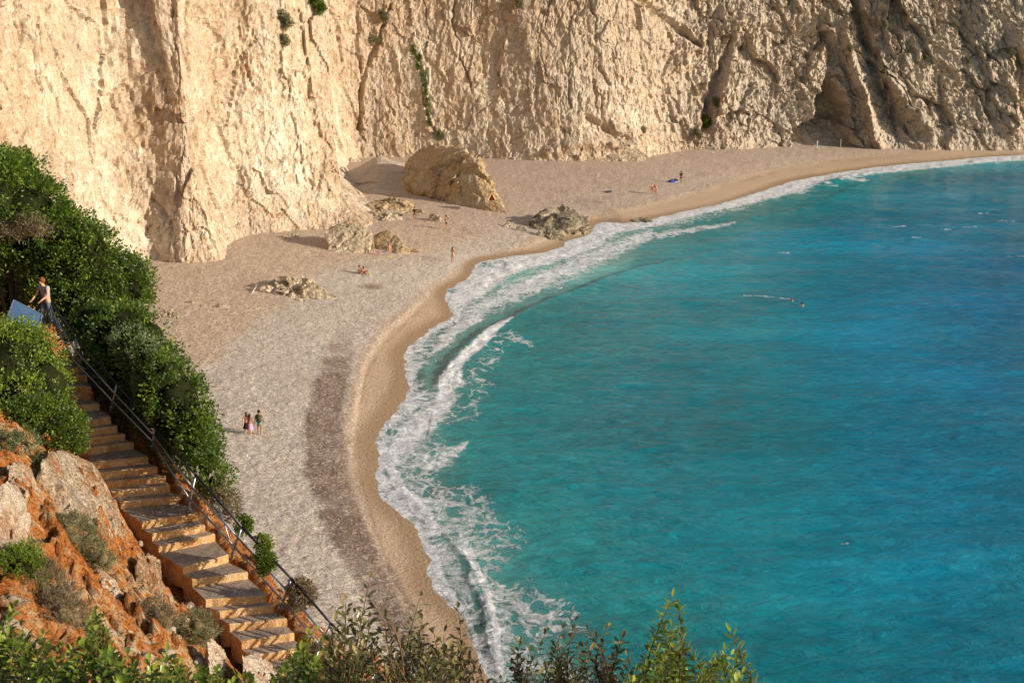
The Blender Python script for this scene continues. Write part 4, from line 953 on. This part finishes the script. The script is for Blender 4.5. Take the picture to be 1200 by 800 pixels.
# bushes rooted in the cliff
for i, (x, y, r_, lb) in enumerate(((828,143,1.5,'largest green bush on the cliff face at the foot of the diagonal gully'),(820,157,.9,'low bush just under the largest green bush on the cliff'),(838,118,.8,'upper small bush in the diagonal gully of the cliff'),(1038,27,.75,'round dark bush high on the grey cliff'),(994,58,.6,'small round bush left of the grey cliff gully'),(1085,64,.6,'small bush on the ledge right of the grey cliff gully'),(1137,70,.6,'rightmost small bush on the grey cliff ledge'),(335,22,1.0,'bush in a crack at the top of the cream cliff'),(375,3,1.1,'green bush at the top edge of the cream cliff'),(334,47,.6,'small bush below the crack bush on the cream cliff'),(452,18,.9,'narrow plant in the fissure of the cream cliff'),(443,45,.6,'lower plant in the dark fissure of the cream cliff'),(513,158,.7,'small plant at the bottom of the green cliff crack'),(757,152,.5,'tiny plant low on the cliff right of the pale foot ledge'),(600+5,2,.8,'tuft on the cliff top centre'),(1060,17,.5,'tiny tuft right of the round dark bush'))):
    c_ = at_cliff(x, y); v = np.array([0, 0, CAMH]) - c_; v /= np.linalg.norm(v); c_ = c_ + v * .15
    bush('cliff_bush', [(c_, r_ * .5), (c_ + [r_*.5, -.1, -r_*.5], r_*.3), (c_ + [-r_*.4, 0, r_*.5], r_*.3), (c_ + [r_*.1, -.1, -r_*.9], r_*.25)], g_dark if r_ > 1 else g_grey, core_m, lb, 'bush', None, 22, 8, .24, .08, 300 + i, .3, .12, False, c_ - [0, 0, .3])
crack = [(485,60),(490,66),(493,76),(494,88),(496,98),(498,110),(500,122),(502,134),(505,144)]
bm_c = [at_cliff(x, y) for x, y in crack]
bush('crack_plants', [(c_ + np.array([0, -.1, 0]), (.27, .2, .62)) for c_ in bm_c], g_dark, core_m, 'thin line of green plants growing down a vertical crack in the cream cliff', 'plants', None, 22, 8, .2, .06, 340, .3, .1, False, bm_c[-1])

# ------------------------------------------------------------------ foreground shrubs close to the lookout
g_fore = leaf_mat('leaf_foreground', (.025, .055, .01), (.10, .17, .018), (.36, .40, .06), .28, .25)
g_olive = leaf_mat('leaf_foreground_olive', (.028, .035, .012), (.085, .095, .02), (.30, .24, .09), .30, .2)
twig = simple_mat('twig', (.16, .09, .045), .8, 30, .3, .3)
def sprig_shrub(label, stems, mat, seed, nleaf, ln, wd, root, grp=None, name='leafy_shrub', openness=.9):
    r = np.random.RandomState(seed); o_ = empty(name, root); tag(o_, label, 'shrub', grp)
    co = []; fc = []; tn = []; root = np.array(root)
    for (tip, Z, hgt) in stems:
        T = at_depth(*tip, Z); bs = T - np.array([r.uniform(-.45, .45) * hgt, r.uniform(-.3, .3) * hgt, hgt]); bend = r.normal(0, .09, 3) * hgt
        pts = [bs + (T - bs) * u_ + bend * math.sin(u_ * math.pi) for u_ in np.linspace(0, 1, 8)]
        rad = .0055; bm = bmesh.new()
        for k in range(7): tube(bm, Vector(pts[k] - root), Vector(pts[k+1] - root), rad * (1.2 - k * .13), 5, rad * (1.2 - (k + 1) * .13))
        obj_bm('stem', bm, twig, o_, True)
        nl = int(nleaf * hgt * 1.5); 
        for k in range(nl):
            u_ = 1 - (k / nl) ** .9; i_ = min(int(u_ * 7), 6); f_ = u_ * 7 - i_; p = pts[i_] * (1 - f_) + pts[i_+1] * f_
            ax = (pts[i_+1] - pts[i_]); ax /= np.linalg.norm(ax)
            ang = k * 2.4 + r.uniform(-.4, .4); side_ = np.cross(ax, [math.cos(ang), math.sin(ang), .2]); side_ /= np.linalg.norm(side_)
            op = openness * (1 - .55 * max(0, (u_ - .9) * 10))
            d = ax * r.uniform(.2, .9) + side_ * op * r.uniform(.8, 1.5); d /= np.linalg.norm(d)
            l_ = ln * 1.15 * r.uniform(.55, 1.2); w_ = wd * 1.25 * r.uniform(.75, 1.2); s_ = np.cross(d, ax); s_ /= np.linalg.norm(s_) + 1e-6; f2 = np.cross(s_, d)
            b0 = p - root + d * .01; n0 = len(co)
            co += [b0, b0 + d*l_*.3 + s_*w_*.8 + f2*w_*.25, b0 + d*l_*.35, b0 + d*l_*.3 - s_*w_*.8 + f2*w_*.25, b0 + d*l_*.7 + s_*w_*.8 + f2*w_*.2, b0 + d*l_*.72 - f2*w_*.05, b0 + d*l_*.7 - s_*w_*.8 + f2*w_*.2, b0 + d*l_ - f2*w_*.2]
            fc += [(n0, n0+1, n0+2), (n0, n0+2, n0+3), (n0+1, n0+4, n0+5), (n0+1, n0+5, n0+2), (n0+2, n0+5, n0+6), (n0+2, n0+6, n0+3), (n0+4, n0+7, n0+5), (n0+5, n0+7, n0+6)]
            tn += [np.clip(r.uniform(0, .75) + .25 * (u_ > .85), 0, 1)] * 8
    l_o = mesh_np('leaves', np.array(co), np.array(fc), mat, o_, True, {'tint': np.array(tn)}); tag(l_o, kind='stuff')
    return o_
rr = random.Random(5)
def jit(tips, Z, hg, extra, spread=14, drop=(10, 60)):
    out = [((x, y), Z + rr.uniform(-.3, .3), hg) for x, y in tips]
    for x, y in tips:
        for _ in range(extra): out.append(((x + rr.uniform(-spread, spread), y + rr.uniform(*drop)), Z + rr.uniform(-.5, .5), hg * .8))
    return out
sprig_shrub('tall bright green sprig with upright glossy leaves, taller of the two at bottom centre right', jit([(787,702)], 8, .62, 0) + jit([(795,712),(777,735),(792,745),(770,755),(786,765)], 8, .4, 1, 8, (10, 40)) + jit([(757,785),(800,785),(744,792),(775,780),(815,790)], 8, .35, 2, 10, (2, 20)), g_fore, 401, 105, .052, .011, at_depth(785, 950, 8))
sprig_shrub('shorter bright green sprig furthest right at the bottom edge', jit([(858,742)], 8.2, .5, 0) + jit([(850,760),(840,770),(862,775),(850,785)], 8.2, .35, 2, 8, (8, 30)), g_fore, 402, 105, .050, .011, at_depth(852, 950, 8.2))
sprig_shrub('olive brown leafy shrub at the bottom edge over the turquoise water', jit([(610,752),(640,740),(660,735),(673,728),(690,738),(712,735),(728,750),(650,755),(700,750),(735,770),(620,765)], 8.3, .45, 3, 12, (12, 55)) + jit([(600,780)], 8.3, .3, 1), g_olive, 403, 75, .046, .0095, at_depth(665, 960, 8.3))
sprig_shrub('dark olive shrub with bare reaching twigs in front of the dark pebble band', jit([(433,680)], 7.6, .9, 0) + jit([(405,705),(415,728),(432,725),(440,712),(392,730),(400,745),(422,750),(448,740),(410,765),(385,752),(438,760)], 7.6, .5, 3, 14, (15, 60)), g_olive, 404, 44, .050, .0095, at_depth(415, 960, 7.6))
sprig_shrub('dark reddish olive shrub in front of the sand and the surf at bottom centre', jit([(492,700),(537,714)], 7.9, .6, 0) + jit([(480,735),(495,728),(508,738),(520,742),(535,750),(545,760),(470,755),(500,755),(528,765),(550,775),(460,768),(487,770),(515,775)], 7.9, .48, 3, 13, (12, 50)), g_olive, 405, 52, .048, .010, at_depth(505, 960, 7.9))
sprig_shrub('green leafy shrub covering the foot of the steps at the bottom edge', jit([(360,745),(372,738),(385,760),(350,770),(368,775),(340,780),(395,775),(330,790)], 9, .45, 4, 16, (10, 40)), g_fore, 406, 75, .055, .012, at_depth(365, 960, 9))
sprig_shrub('broad mass of green shrub leaves in the bottom left corner', jit([(15,712),(25,735),(50,745),(70,760),(5,745),(95,755),(110,740),(130,765),(35,770),(60,780),(85,785)], 11, .7, 5, 22, (8, 60)), g_fore, 407, 62, .075, .018, at_depth(50, 960, 11))
sprig_shrub('green shrub leaves along the bottom edge below the orange bank', jit([(150,768),(175,775),(195,765),(210,780),(160,785),(140,780),(235,788),(255,785),(280,792),(185,790)], 11, .55, 4, 18, (6, 40)), g_fore, 408, 60, .07, .016, at_depth(200, 960, 11))
sprig_shrub('small green sprig standing out against the orange earth', jit([(112,716),(118,724),(106,728)], 11.5, .35, 2, 6, (5, 20)), g_fore, 409, 90, .055, .013, at_depth(112, 800, 11.5))

# ------------------------------------------------------------------ people
skin = simple_mat('skin', (.50, .27, .16), .6, 12, .08, 0); skin_d = simple_mat('tanned_skin', (.34, .16, .085), .6, 12, .08, 0)
cloth = {}
def cl(col):
    if col not in cloth: cloth[col] = simple_mat('cloth', col, .85, 25, .12, .2)
    return cloth[col]
def skin_mesh(name, verts, edges, radii, mat, parent, levels=1, root=0):
    me = bpy.data.meshes.new(name); me.from_pydata([Vector(v) for v in verts], edges, [])
    o_ = bpy.data.objects.new(name, me); C.objects.link(o_)
    m1 = o_.modifiers.new('Skin', 'SKIN'); m1.use_smooth_shade = True
    m2 = o_.modifiers.new('Sub', 'SUBSURF'); m2.levels = levels; m2.render_levels = levels
    for i, r_ in enumerate(radii):
        sv = me.skin_vertices[0].data[i]; sv.radius = (r_, r_) if not hasattr(r_, '__len__') else r_; sv.use_root = (i == root)
    dg = bpy.context.evaluated_depsgraph_get(); ev = o_.evaluated_get(dg); nm = bpy.data.meshes.new_from_object(ev)
    o_.modifiers.clear(); o_.data = nm; nm.materials.clear(); nm.materials.append(mat); nm.name = name
    for p in nm.polygons: p.use_smooth = True
    o_.parent = parent
    return o_
def pose(kind):
    """joint positions, facing -Y, feet on z=0, height 1.72"""
    J = dict(pel=(0,0,.92), waist=(0,0,1.05), chest=(0,0,1.28), neck=(0,0,1.46), jaw=(0,-.015,1.53), head=(0,-.01,1.60), crown=(0,.005,1.68), nose=(0,-.105,1.595),
             hipL=(.09,0,.90), kneeL=(.10,-.02,.50), ankL=(.10,.02,.09), toeL=(.115,-.14,.03), hipR=(-.09,0,.90), kneeR=(-.10,-.02,.50), ankR=(-.10,.02,.09), toeR=(-.115,-.14,.03),
             shL=(.18,0,1.41), elL=(.25,.02,1.13), wrL=(.27,-.06,.89), shR=(-.18,0,1.41), elR=(-.25,.02,1.13), wrR=(-.27,-.06,.89))
    if kind == 'walk': J.update(kneeL=(.10,-.16,.52), ankL=(.10,-.22,.11), toeL=(.11,-.38,.06), kneeR=(-.10,.03,.49), ankR=(-.10,.24,.14), toeR=(-.11,.12,.03), wrL=(.26,.12,.93), wrR=(-.26,-.20,.95))
    if kind == 'arms_up': J.update(elL=(.30,-.10,1.32), wrL=(.12,-.16,1.50), elR=(-.28,-.05,1.20), wrR=(-.20,-.22,1.12))
    if kind == 'lean': J.update(neck=(0,-.10,1.42), jaw=(0,-.14,1.48), head=(0,-.15,1.55), crown=(0,-.14,1.63), nose=(0,-.245,1.535), chest=(0,-.05,1.26), shL=(.18,-.08,1.37), shR=(-.18,-.08,1.37), elL=(.24,-.16,1.12), wrL=(.20,-.36,1.02), elR=(-.24,-.16,1.12), wrR=(-.20,-.36,1.02), kneeR=(-.11,-.12,.51), ankR=(-.11,-.02,.10), toeR=(-.12,-.18,.04))
    if kind == 'bend': J.update(waist=(0,-.05,1.02), chest=(0,-.22,1.18), neck=(0,-.36,1.30), jaw=(0,-.42,1.31), head=(0,-.47,1.33), crown=(0,-.54,1.37), nose=(0,-.50,1.24), shL=(.18,-.32,1.27), shR=(-.18,-.32,1.27), elL=(.2,-.42,1.0), wrL=(.16,-.50,.78), elR=(-.2,-.42,1.0), wrR=(-.16,-.50,.78))
    if kind == 'sit':
        J.update(pel=(0,0,.12), waist=(0,.02,.24), chest=(0,.0,.46), neck=(0,-.03,.64), jaw=(0,-.05,.71), head=(0,-.05,.78), crown=(0,-.03,.86), nose=(0,-.15,.775), hipL=(.09,0,.12), kneeL=(.16,-.38,.46), ankL=(.13,-.66,.08), toeL=(.13,-.82,.03),
                 hipR=(-.09,0,.12), kneeR=(-.16,-.38,.46), ankR=(-.13,-.66,.08), toeR=(-.13,-.82,.03), shL=(.18,0,.59), elL=(.24,-.16,.38), wrL=(.12,-.38,.42), shR=(-.18,0,.59), elR=(-.24,-.16,.38), wrR=(-.12,-.38,.42))
    if kind == 'recline':
        J.update(pel=(0,0,.12), waist=(0,.09,.22), chest=(0,.24,.38), neck=(0,.36,.53), jaw=(0,.39,.60), head=(0,.40,.67), crown=(0,.42,.75), nose=(0,.30,.67), hipL=(.09,0,.12), kneeL=(.12,-.42,.30), ankL=(.12,-.78,.09), toeL=(.12,-.86,.22),
                 hipR=(-.09,0,.12), kneeR=(-.11,-.44,.16), ankR=(-.11,-.86,.09), toeR=(-.11,-.93,.22), shL=(.18,.32,.49), elL=(.26,.50,.28), wrL=(.22,.42,.06), shR=(-.18,.32,.49), elR=(-.26,.50,.28), wrR=(-.22,.42,.06))
    return {k: np.array(v, float) for k, v in J.items()}
def person(label, loc, rz, kind='stand', h=1.72, sk=None, garments=(), hair=(.03, .02, .015), long_hair=False, hat=None, group=None, bag=None):
    o_ = empty('person', loc, rz); sc_ = h / 1.72; o_.scale = (sc_,) * 3; tag(o_, label, 'person', group); J = pose(kind); sk = sk or skin
    names = list(J); idx = {n: i for i, n in enumerate(names)}; V = [J[n] for n in names]
    rad = dict(pel=.125, waist=.105, chest=.13, neck=.052, jaw=.066, head=.088, crown=.062, nose=.018, hip=.09, knee=.058, ank=.040, toe=.032, sh=.062, el=.042, wr=.030)
    Rr = [rad[n] if n in rad else rad[n[:-1]] for n in names]
    E = [('pel','waist'),('waist','chest'),('chest','neck'),('neck','jaw'),('jaw','head'),('head','crown'),('head','nose')]
    for s_ in 'LR': E += [('pel','hip'+s_),('hip'+s_,'knee'+s_),('knee'+s_,'ank'+s_),('ank'+s_,'toe'+s_),('chest','sh'+s_),('sh'+s_,'el'+s_),('el'+s_,'wr'+s_)]
    E = [(idx[a], idx[b_]) for a, b_ in E]
    for s_ in 'LR':                                   # palm, four fingers of unequal length and a thumb
        w = J['wr'+s_]; d = w - J['el'+s_]; d /= np.linalg.norm(d); side_ = np.cross(d, [0, 0, 1.0]); 
        if np.linalg.norm(side_) < .2: side_ = np.array([0, 1.0, 0])
        side_ /= np.linalg.norm(side_); V.append(w + d * .06); pi_ = len(V) - 1; Rr.append(.028); E.append((idx['wr'+s_], pi_))
        for k, ln_ in enumerate((.075, .085, .08, .06)):
            a = w + d * .10 + side_ * (k - 1.5) * .021; b_ = a + d * ln_ + np.array([0, -.02, -.01]); V += [a, b_]; Rr += [.010, .008]; E += [(pi_, len(V) - 2), (len(V) - 2, len(V) - 1)]
        a = w + d * .04 + side_ * -.045; V.append(a); Rr.append(.011); E.append((pi_, len(V) - 1))
    body = skin_mesh('body', V, E, Rr, sk, o_, 1)
    # hair: a cap with the length of the photograph's
    bm = bmesh.new(); up = (J['crown'] - J['jaw']); up /= np.linalg.norm(up); q = Vector(up).to_track_quat('Z', 'Y').to_matrix().to_4x4()
    fw = J['nose'] - J['head']; fw /= np.linalg.norm(fw)
    bmesh.ops.create_icosphere(bm, subdivisions=2, radius=.112, matrix=Matrix.Translation(Vector(J['head'] + up * .035 - fw * .03)) @ q @ Matrix.Diagonal((.95, 1.0, 1.05, 1)))
    if long_hair: bmesh.ops.create_icosphere(bm, subdivisions=2, radius=.09, matrix=Matrix.Translation(Vector(J['jaw'] - fw * .07 - up * .06)) @ Matrix.Diagonal((1, .7, 1.8, 1)))
    obj_bm('hair', bm, cl(hair), o_, True)
    if hat:
        bm = bmesh.new(); mt = Matrix.Translation(Vector(J['crown'] + up * .01)) @ q
        bmesh.ops.create_cone(bm, cap_ends=True, segments=16, radius1=.19, radius2=.17, depth=.02, matrix=mt); bmesh.ops.create_cone(bm, cap_ends=True, segments=16, radius1=.115, radius2=.09, depth=.12, matrix=mt @ Matrix.Translation((0, 0, .06)))
        obj_bm('hat', bm, cl(hat), o_, True)
    def mid_(a, b_, f_): return J[a] * (1 - f_) + J[b_] * f_
    for g, col in garments:
        if g == 'shorts': vs = [J['pel'] + [0,0,.06], J['pel'], J['hipL'], mid_('hipL','kneeL',.5), J['hipR'], mid_('hipR','kneeR',.5)]; es = [(0,1),(1,2),(2,3),(1,4),(4,5)]; r_ = [.135,.145,.11,.10,.11,.10]
        elif g == 'trousers': vs = [J['pel'] + [0,0,.08], J['pel'], J['hipL'], J['kneeL'], mid_('kneeL','ankL',.9), J['hipR'], J['kneeR'], mid_('kneeR','ankR',.9)]; es = [(0,1),(1,2),(2,3),(3,4),(1,5),(5,6),(6,7)]; r_ = [.13,.15,.115,.085,.072,.115,.085,.072]
        elif g == 'shirt': vs = [J['pel'] + [0,0,.02], J['waist'], J['chest'], mid_('chest','neck',.75), J['shL'], mid_('shL','elL',.55), J['shR'], mid_('shR','elR',.55)]; es = [(0,1),(1,2),(2,3),(2,4),(4,5),(2,6),(6,7)]; r_ = [.145,.13,.15,.075,.082,.068,.082,.068]
        elif g == 'top': vs = [mid_('waist','chest',.6), J['chest'], mid_('chest','neck',.4)]; es = [(0,1),(1,2)]; r_ = [.132,.142,.10]
        elif g == 'briefs': vs = [J['pel'] + [0,0,.03], J['pel'], mid_('pel','hipL',.9), mid_('pel','hipR',.9)]; es = [(0,1),(1,2),(1,3)]; r_ = [.132,.138,.10,.10]
        elif g == 'skirt': 
            bm = bmesh.new(); bmesh.ops.create_cone(bm, cap_ends=False, segments=18, radius1=.25, radius2=.145, depth=.46, matrix=Matrix.Translation(Vector(J['pel'] + [0, 0, -.15])) @ Matrix.Diagonal((1, .85, 1, 1)))
            for v in bm.verts:
                if v.co.z < J['pel'][2] - .2: v.co.x *= 1 + .12 * math.sin(5 * math.atan2(v.co.y, v.co.x))
            obj_bm('skirt', bm, cl(col), o_, True); continue
        skin_mesh(g, vs, es, r_, cl(col), o_, 1)
    if bag:
        bm = bmesh.new(); box(bm, (0, .20, 1.22), (.34, .20, .50)); bmesh.ops.bevel(bm, geom=bm.edges[:], offset=.05, segments=2, affect='EDGES')
        bo = obj_bm('backpack', bm, cl(bag), None, True); M_ = Matrix.Translation(Vector(loc)) @ Matrix.Rotation(rz, 4, 'Z') @ Matrix.Scale(sc_, 4)
        bo.matrix_world = M_; tag(bo, 'olive backpack worn by the man in turquoise shorts', 'backpack')
    return o_
def swimmer(label, loc, capcol):
    o_ = empty('person', loc); tag(o_, label, 'person')
    V = [(0,0,.20),(0,-.01,.13),(0,0,.03),(0,.05,-.08),(0,.25,-.25),(.18,.03,-.06),(-.18,.03,-.06),(.35,-.12,-.12),(-.35,-.12,-.12),(0,-.10,.12)]
    skin_mesh('body', V, [(0,1),(1,2),(2,3),(3,4),(3,5),(3,6),(5,7),(6,8),(1,9)], [.065,.09,.06,.12,.13,.06,.06,.04,.04,.018], skin, o_, 1, 3)
    bm = bmesh.new(); bmesh.ops.create_icosphere(bm, subdivisions=2, radius=.118, matrix=Matrix.Translation((0, .02, .175))); obj_bm('hair', bm, cl(capcol), o_, True)
face_away = math.pi; 
def PB(x, y): return at_beach(x, y)
wa = 'walking pair crossing the pebbles'
person('woman in a black skirt and dark red top, leftmost of the walkers on open pebbles', PB(289.5,510.5), face_away + .3, 'walk', 1.62, skin, (('top', (.22,.03,.02)), ('skirt', (.012,.012,.016))), (.12,.04,.02), True)
person('person in a purple top and pale pink skirt walking beside the backpacker', PB(293.6,511), face_away - .2, 'walk', 1.52, skin, (('top', (.10,.02,.09)), ('skirt', (.68,.34,.48))), (.03,.015,.02), True)
person('man in turquoise shorts with an olive backpack walking on the open pebbles', PB(304.5,511), face_away + .1, 'walk', 1.80, skin_d, (('shorts', (.03,.36,.32)),), (.025,.012,.008), False, None, None, (.05,.055,.02))
person('tanned sunbather sitting on the left of the couple on the yellow green mat', PB(421,321.5), .5, 'sit', 1.78, skin_d, (('briefs', (.3,.03,.02)),), (.03,.015,.01))
person('tanned sunbather sitting on the right of the couple on the yellow green mat', PB(426,322), .9, 'sit', 1.66, skin_d, (('top', (.30,.04,.02)), ('briefs', (.3,.03,.02))), (.04,.015,.01), True)
person('child in a pink swimsuit standing beside the colourful towels', PB(456.5,301), .3, 'stand', 1.38, skin, (('top', (.75,.14,.16)), ('briefs', (.75,.22,.40))), (.45,.20,.10), True)
person('sunbather reclining against the right end of the dark brown wedge boulder', PB(481,296), 1.5, 'recline', 1.72, skin_d, (('briefs', (.05,.02,.02)),), (.03,.015,.01))
person('dark silhouetted person standing in front of the long ochre boulder', PB(486,259), .2, 'stand', 1.72, skin_d, (('shirt', (.03,.02,.02)), ('shorts', (.02,.015,.02))), (.02,.01,.01))
person('person in dark swimwear standing on the pebbles in front of the narrow pale rock', PB(523,269.5), .6, 'arms_up', 1.75, skin_d, (('shorts', (.02,.02,.025)), ('top', (.03,.025,.03))), (.02,.015,.01))
person('woman in a yellow bikini walking where the pebbles meet the wet sand', PB(530.5,308.5), 2.6, 'arms_up', 1.76, skin, (('top', (.45,.30,.04)), ('briefs', (.55,.42,.20))), (.05,.025,.015), True)
person('person in orange shorts bending slightly above the shoreline', PB(769,229), -.7, 'bend', 1.78, skin, (('shorts', (.45,.18,.03)), ('top', (.16,.06,.03))), (.02,.015,.01))
person('fair skinned person standing just left of the one in orange shorts', PB(764,228.5), .4, 'stand', 1.6, skin, (('briefs', (.6,.4,.35)),), (.35,.22,.14))
person('person dressed in black standing by the blue bag on the upper beach', PB(798,215.5), .2, 'arms_up', 1.82, skin_d, (('shirt', (.008,.008,.012)), ('shorts', (.008,.008,.012))), (.01,.01,.01))
pz = at_depth(57, 384, 47.6)
person('person in a pale shirt and grey jeans leaning at the top of the steps', (pz[0], pz[1], pz[2]), -.5, 'lean', 1.78, skin, (('shirt', (.30,.29,.29)), ('trousers', (.11,.12,.14))), (.16,.06,.015), False, None)
a = at(928, 354, 0); swimmer('swimmer in a red cap trailing a white wake, left of the two in the water', (a[0], a[1], .12), (.30,.03,.04))
a = at(940, 359, 0); swimmer('dark haired swimmer, right of the two in the water', (a[0], a[1], .12), (.015,.015,.02))

# ------------------------------------------------------------------ towels, bags, sticks, sign, orange triangle
def towel(label, px_, py_, w, l, rz, cols, name='towel', cat='towel'):
    p = PB(px_, py_); n_ = 14; vs = []; fc = []; mi = []
    for i in range(n_ + 1):
        for j in range(9):
            x = (i / n_ - .5) * w; y = (j / 8 - .5) * l; vs.append((x, y, .06 + .03 * math.sin(i * 1.3 + j) + .015 * math.cos(j * 2.1 + i * .4)))
    for i in range(n_):
        for j in range(8): fc.append((i*9+j, (i+1)*9+j, (i+1)*9+j+1, i*9+j+1)); mi.append((i // max(1, n_ // (2 * len(cols)))) % len(cols))
    me = bpy.data.meshes.new(name); me.from_pydata(vs, [], fc); 
    for c_ in cols: me.materials.append(cl(c_))
    for pl_, m_ in zip(me.polygons, mi): pl_.material_index = m_; pl_.use_smooth = True
    o_ = bpy.data.objects.new(name, me); C.objects.link(o_); o_.location = Vector(p); o_.rotation_euler = (0, 0, rz)
    sm = o_.modifiers.new('thick', 'SOLIDIFY'); sm.thickness = .02
    tag(o_, label, cat)
towel('red and white striped towel at the foot of the flat faced boulder', 437.5, 296.5, 1.3, 2.2, .2, [(.75,.12,.06), (.75,.70,.66), (.65,.15,.25)])
towel('blue towel lying between the two boulders', 444, 294, 1.5, 2.6, .1, [(.03,.07,.35), (.05,.12,.42)])
towel('bright yellow green towel spread left of the child in pink', 449, 300, 1.6, 2.2, .15, [(.55,.62,.05), (.72,.45,.05)])
towel('yellow green mat under the seated couple', 424, 322.5, 1.9, 2.2, .1, [(.55,.55,.12), (.50,.48,.14)], 'beach_mat', 'mat')
towel('dark cloth lying alone on the upper beach', 700, 224.5, 1.9, 4.0, 1.3, [(.03,.03,.04), (.05,.05,.07)], 'cloth', 'cloth')
def bag(label, px_, py_, s_, col, name='beach_bag'):
    bm = bmesh.new(); bmesh.ops.create_icosphere(bm, subdivisions=3, radius=.5, matrix=Matrix.Diagonal((s_[0], s_[1], s_[2], 1)))
    for v in bm.verts:
        v.co.z = max(v.co.z, -s_[2] * .36); v.co += v.normal * .06 * math.sin(v.co.x * 9) * math.cos(v.co.y * 8)
        if v.co.z > s_[2] * .3: v.co.x *= .75
    for sy in (-.08, .08):
        last = None
        for k in range(9):
            a_ = math.pi * k / 8; q = Vector((math.cos(a_) * s_[0] * .22, sy, s_[2] * .4 + math.sin(a_) * .16))
            if last: tube(bm, last, q, .015, 5)
            last = q
    o_ = obj_bm(name, bm, cl(col), None, True); p = PB(px_, py_); o_.location = Vector(p) + Vector((0, 0, s_[2] * .36)); tag(o_, label, 'bag')
bag('blue beach bag on the sand beside the person in black', 787, 214.5, (1.0, .7, .6), (.03,.07,.30))
bag('black bag just right of the blue beach bag', 791.5, 213, (.9, .7, .45), (.02,.025,.025))
towel('pale blue towel behind the blue beach bag', 788, 212.5, 1.6, 2.2, .3, [(.45,.60,.70), (.55,.65,.72)])
white = simple_mat('weathered_white', (.70, .66, .58), .8, 12, .15, .2)
for (x, y0, y1, lb) in ((957.5,174,165,'left of the two thin white stakes at the cave mouth'),(985,173,163,'right of the two thin white stakes at the cave mouth')):
    p = at_beach(x, y0); q_ = at_depth(x, y1, proj(*[np.array([v]) for v in p])[2][0]); hgt = q_[2] - p[2]
    bm = bmesh.new(); tube(bm, (0, 0, -.3), (0, 0, hgt), .09, 8, .07); box(bm, (0, 0, hgt - .12), (.26, .08, .10)); o = obj_bm('white_stake', bm, white, None); o.location = Vector(p)
    tag(o, lb, 'stake', 'white stakes by the cave')
# driftwood stick
for (x0, y0, x1, y1, lb) in ((294,347,301,340,'thin pale stick leaning out of the left end of the crumbling heap'),):
    a = PB(x0, y0); c_ = PB(x1, y1); bm = bmesh.new(); d = Vector(c_) - Vector(a); tube(bm, (0, 0, .05), d + Vector((0, 0, .5)), .05, 7, .035); tube(bm, d * .5 + Vector((0,0,.27)), d * .6 + Vector((.2, .1, .55)), .03, 6, .015)
    o = obj_bm('driftwood_stick', bm, white, None, True); o.location = Vector(a); tag(o, lb, 'stick')
# sloping information board
corners = [at_depth(*c_) for c_ in ((16,352,46.2),(49,369,46.2),(43,392,45.1),(6,378,45.1))]
blue = simple_mat('board_blue', (.06, .11, .19), .35, 3, .15, 0); frame_m = simple_mat('board_frame', (.10, .14, .20), .5, 6, .2, 0)
ctr = sum(corners) / 4; o_ = empty('information_board', ctr); tag(o_, 'tilted blue board on posts beside the railing at the top of the steps', 'board')
cv = [Vector(c_ - ctr) for c_ in corners]; nrm = (cv[1] - cv[0]).cross(cv[3] - cv[0]).normalized()
bm = bmesh.new(); f0 = [bm.verts.new(v * .93 - nrm * .02) for v in cv]; f1 = [bm.verts.new(v * .93 + nrm * .02) for v in cv]; bm.faces.new(f0); bm.faces.new(f1)
for k in range(4): bm.faces.new((f0[k], f0[(k+1) % 4], f1[(k+1) % 4], f1[k]))
obj_bm('panel', bm, blue, o_)
bm = bmesh.new()
for k in range(4): tube(bm, cv[k], cv[(k+1) % 4], .035, 6)
obj_bm('frame', bm, frame_m, o_)
for k in (2, 3):
    bm = bmesh.new(); tube(bm, cv[k], cv[k] + Vector((0, 0, -1.3)), .04, 7); obj_bm('post', bm, frame_m, o_)
# small orange triangular form with a dark inset on the huge boulder
a = at_beach(576, 252); Z0 = proj(*[np.array([v]) for v in a])[2][0]
orange_m = cl((.62, .22, .04)); dark_o = cl((.22, .06, .02))
base_t = at_depth(576, 234, Z0 + .8); o_ = empty('orange_triangle', base_t); tag(o_, 'tiny orange triangular form on the right tip of the huge brown boulder', 'tent')
tv = [Vector(at_depth(*c_) - base_t) for c_ in ((572,235,Z0+.6),(580.5,235,Z0+.6),(576,226,Z0+1.2),(574,234,Z0+2.2),(581,232,Z0+2.4))]
bm = bmesh.new(); v = [bm.verts.new(q) for q in tv]
for f in ((0,2,3),(2,1,4),(2,4,3),(0,3,4),(0,4,1)): bm.faces.new([v[i] for i in f])
obj_bm('orange_sides', bm, orange_m, o_)
bm = bmesh.new(); m_ = [tv[0] * .55 + tv[2] * .2 + tv[1] * .25, tv[1] * .7 + tv[0] * .2 + tv[2] * .1, tv[2] * .8 + tv[0] * .1 + tv[1] * .1]
bm.faces.new([bm.verts.new(q + Vector((0, -.05, 0))) for q in m_]); bmesh.ops.solidify(bm, geom=bm.faces[:], thickness=.03); obj_bm('dark_inset', bm, dark_o, o_)
bm = bmesh.new(); tube(bm, tv[0], tv[2] * 1.02, .06, 6); tube(bm, tv[1], tv[2] * 1.02, .06, 6); obj_bm('frame', bm, cl((.70, .42, .22)), o_)
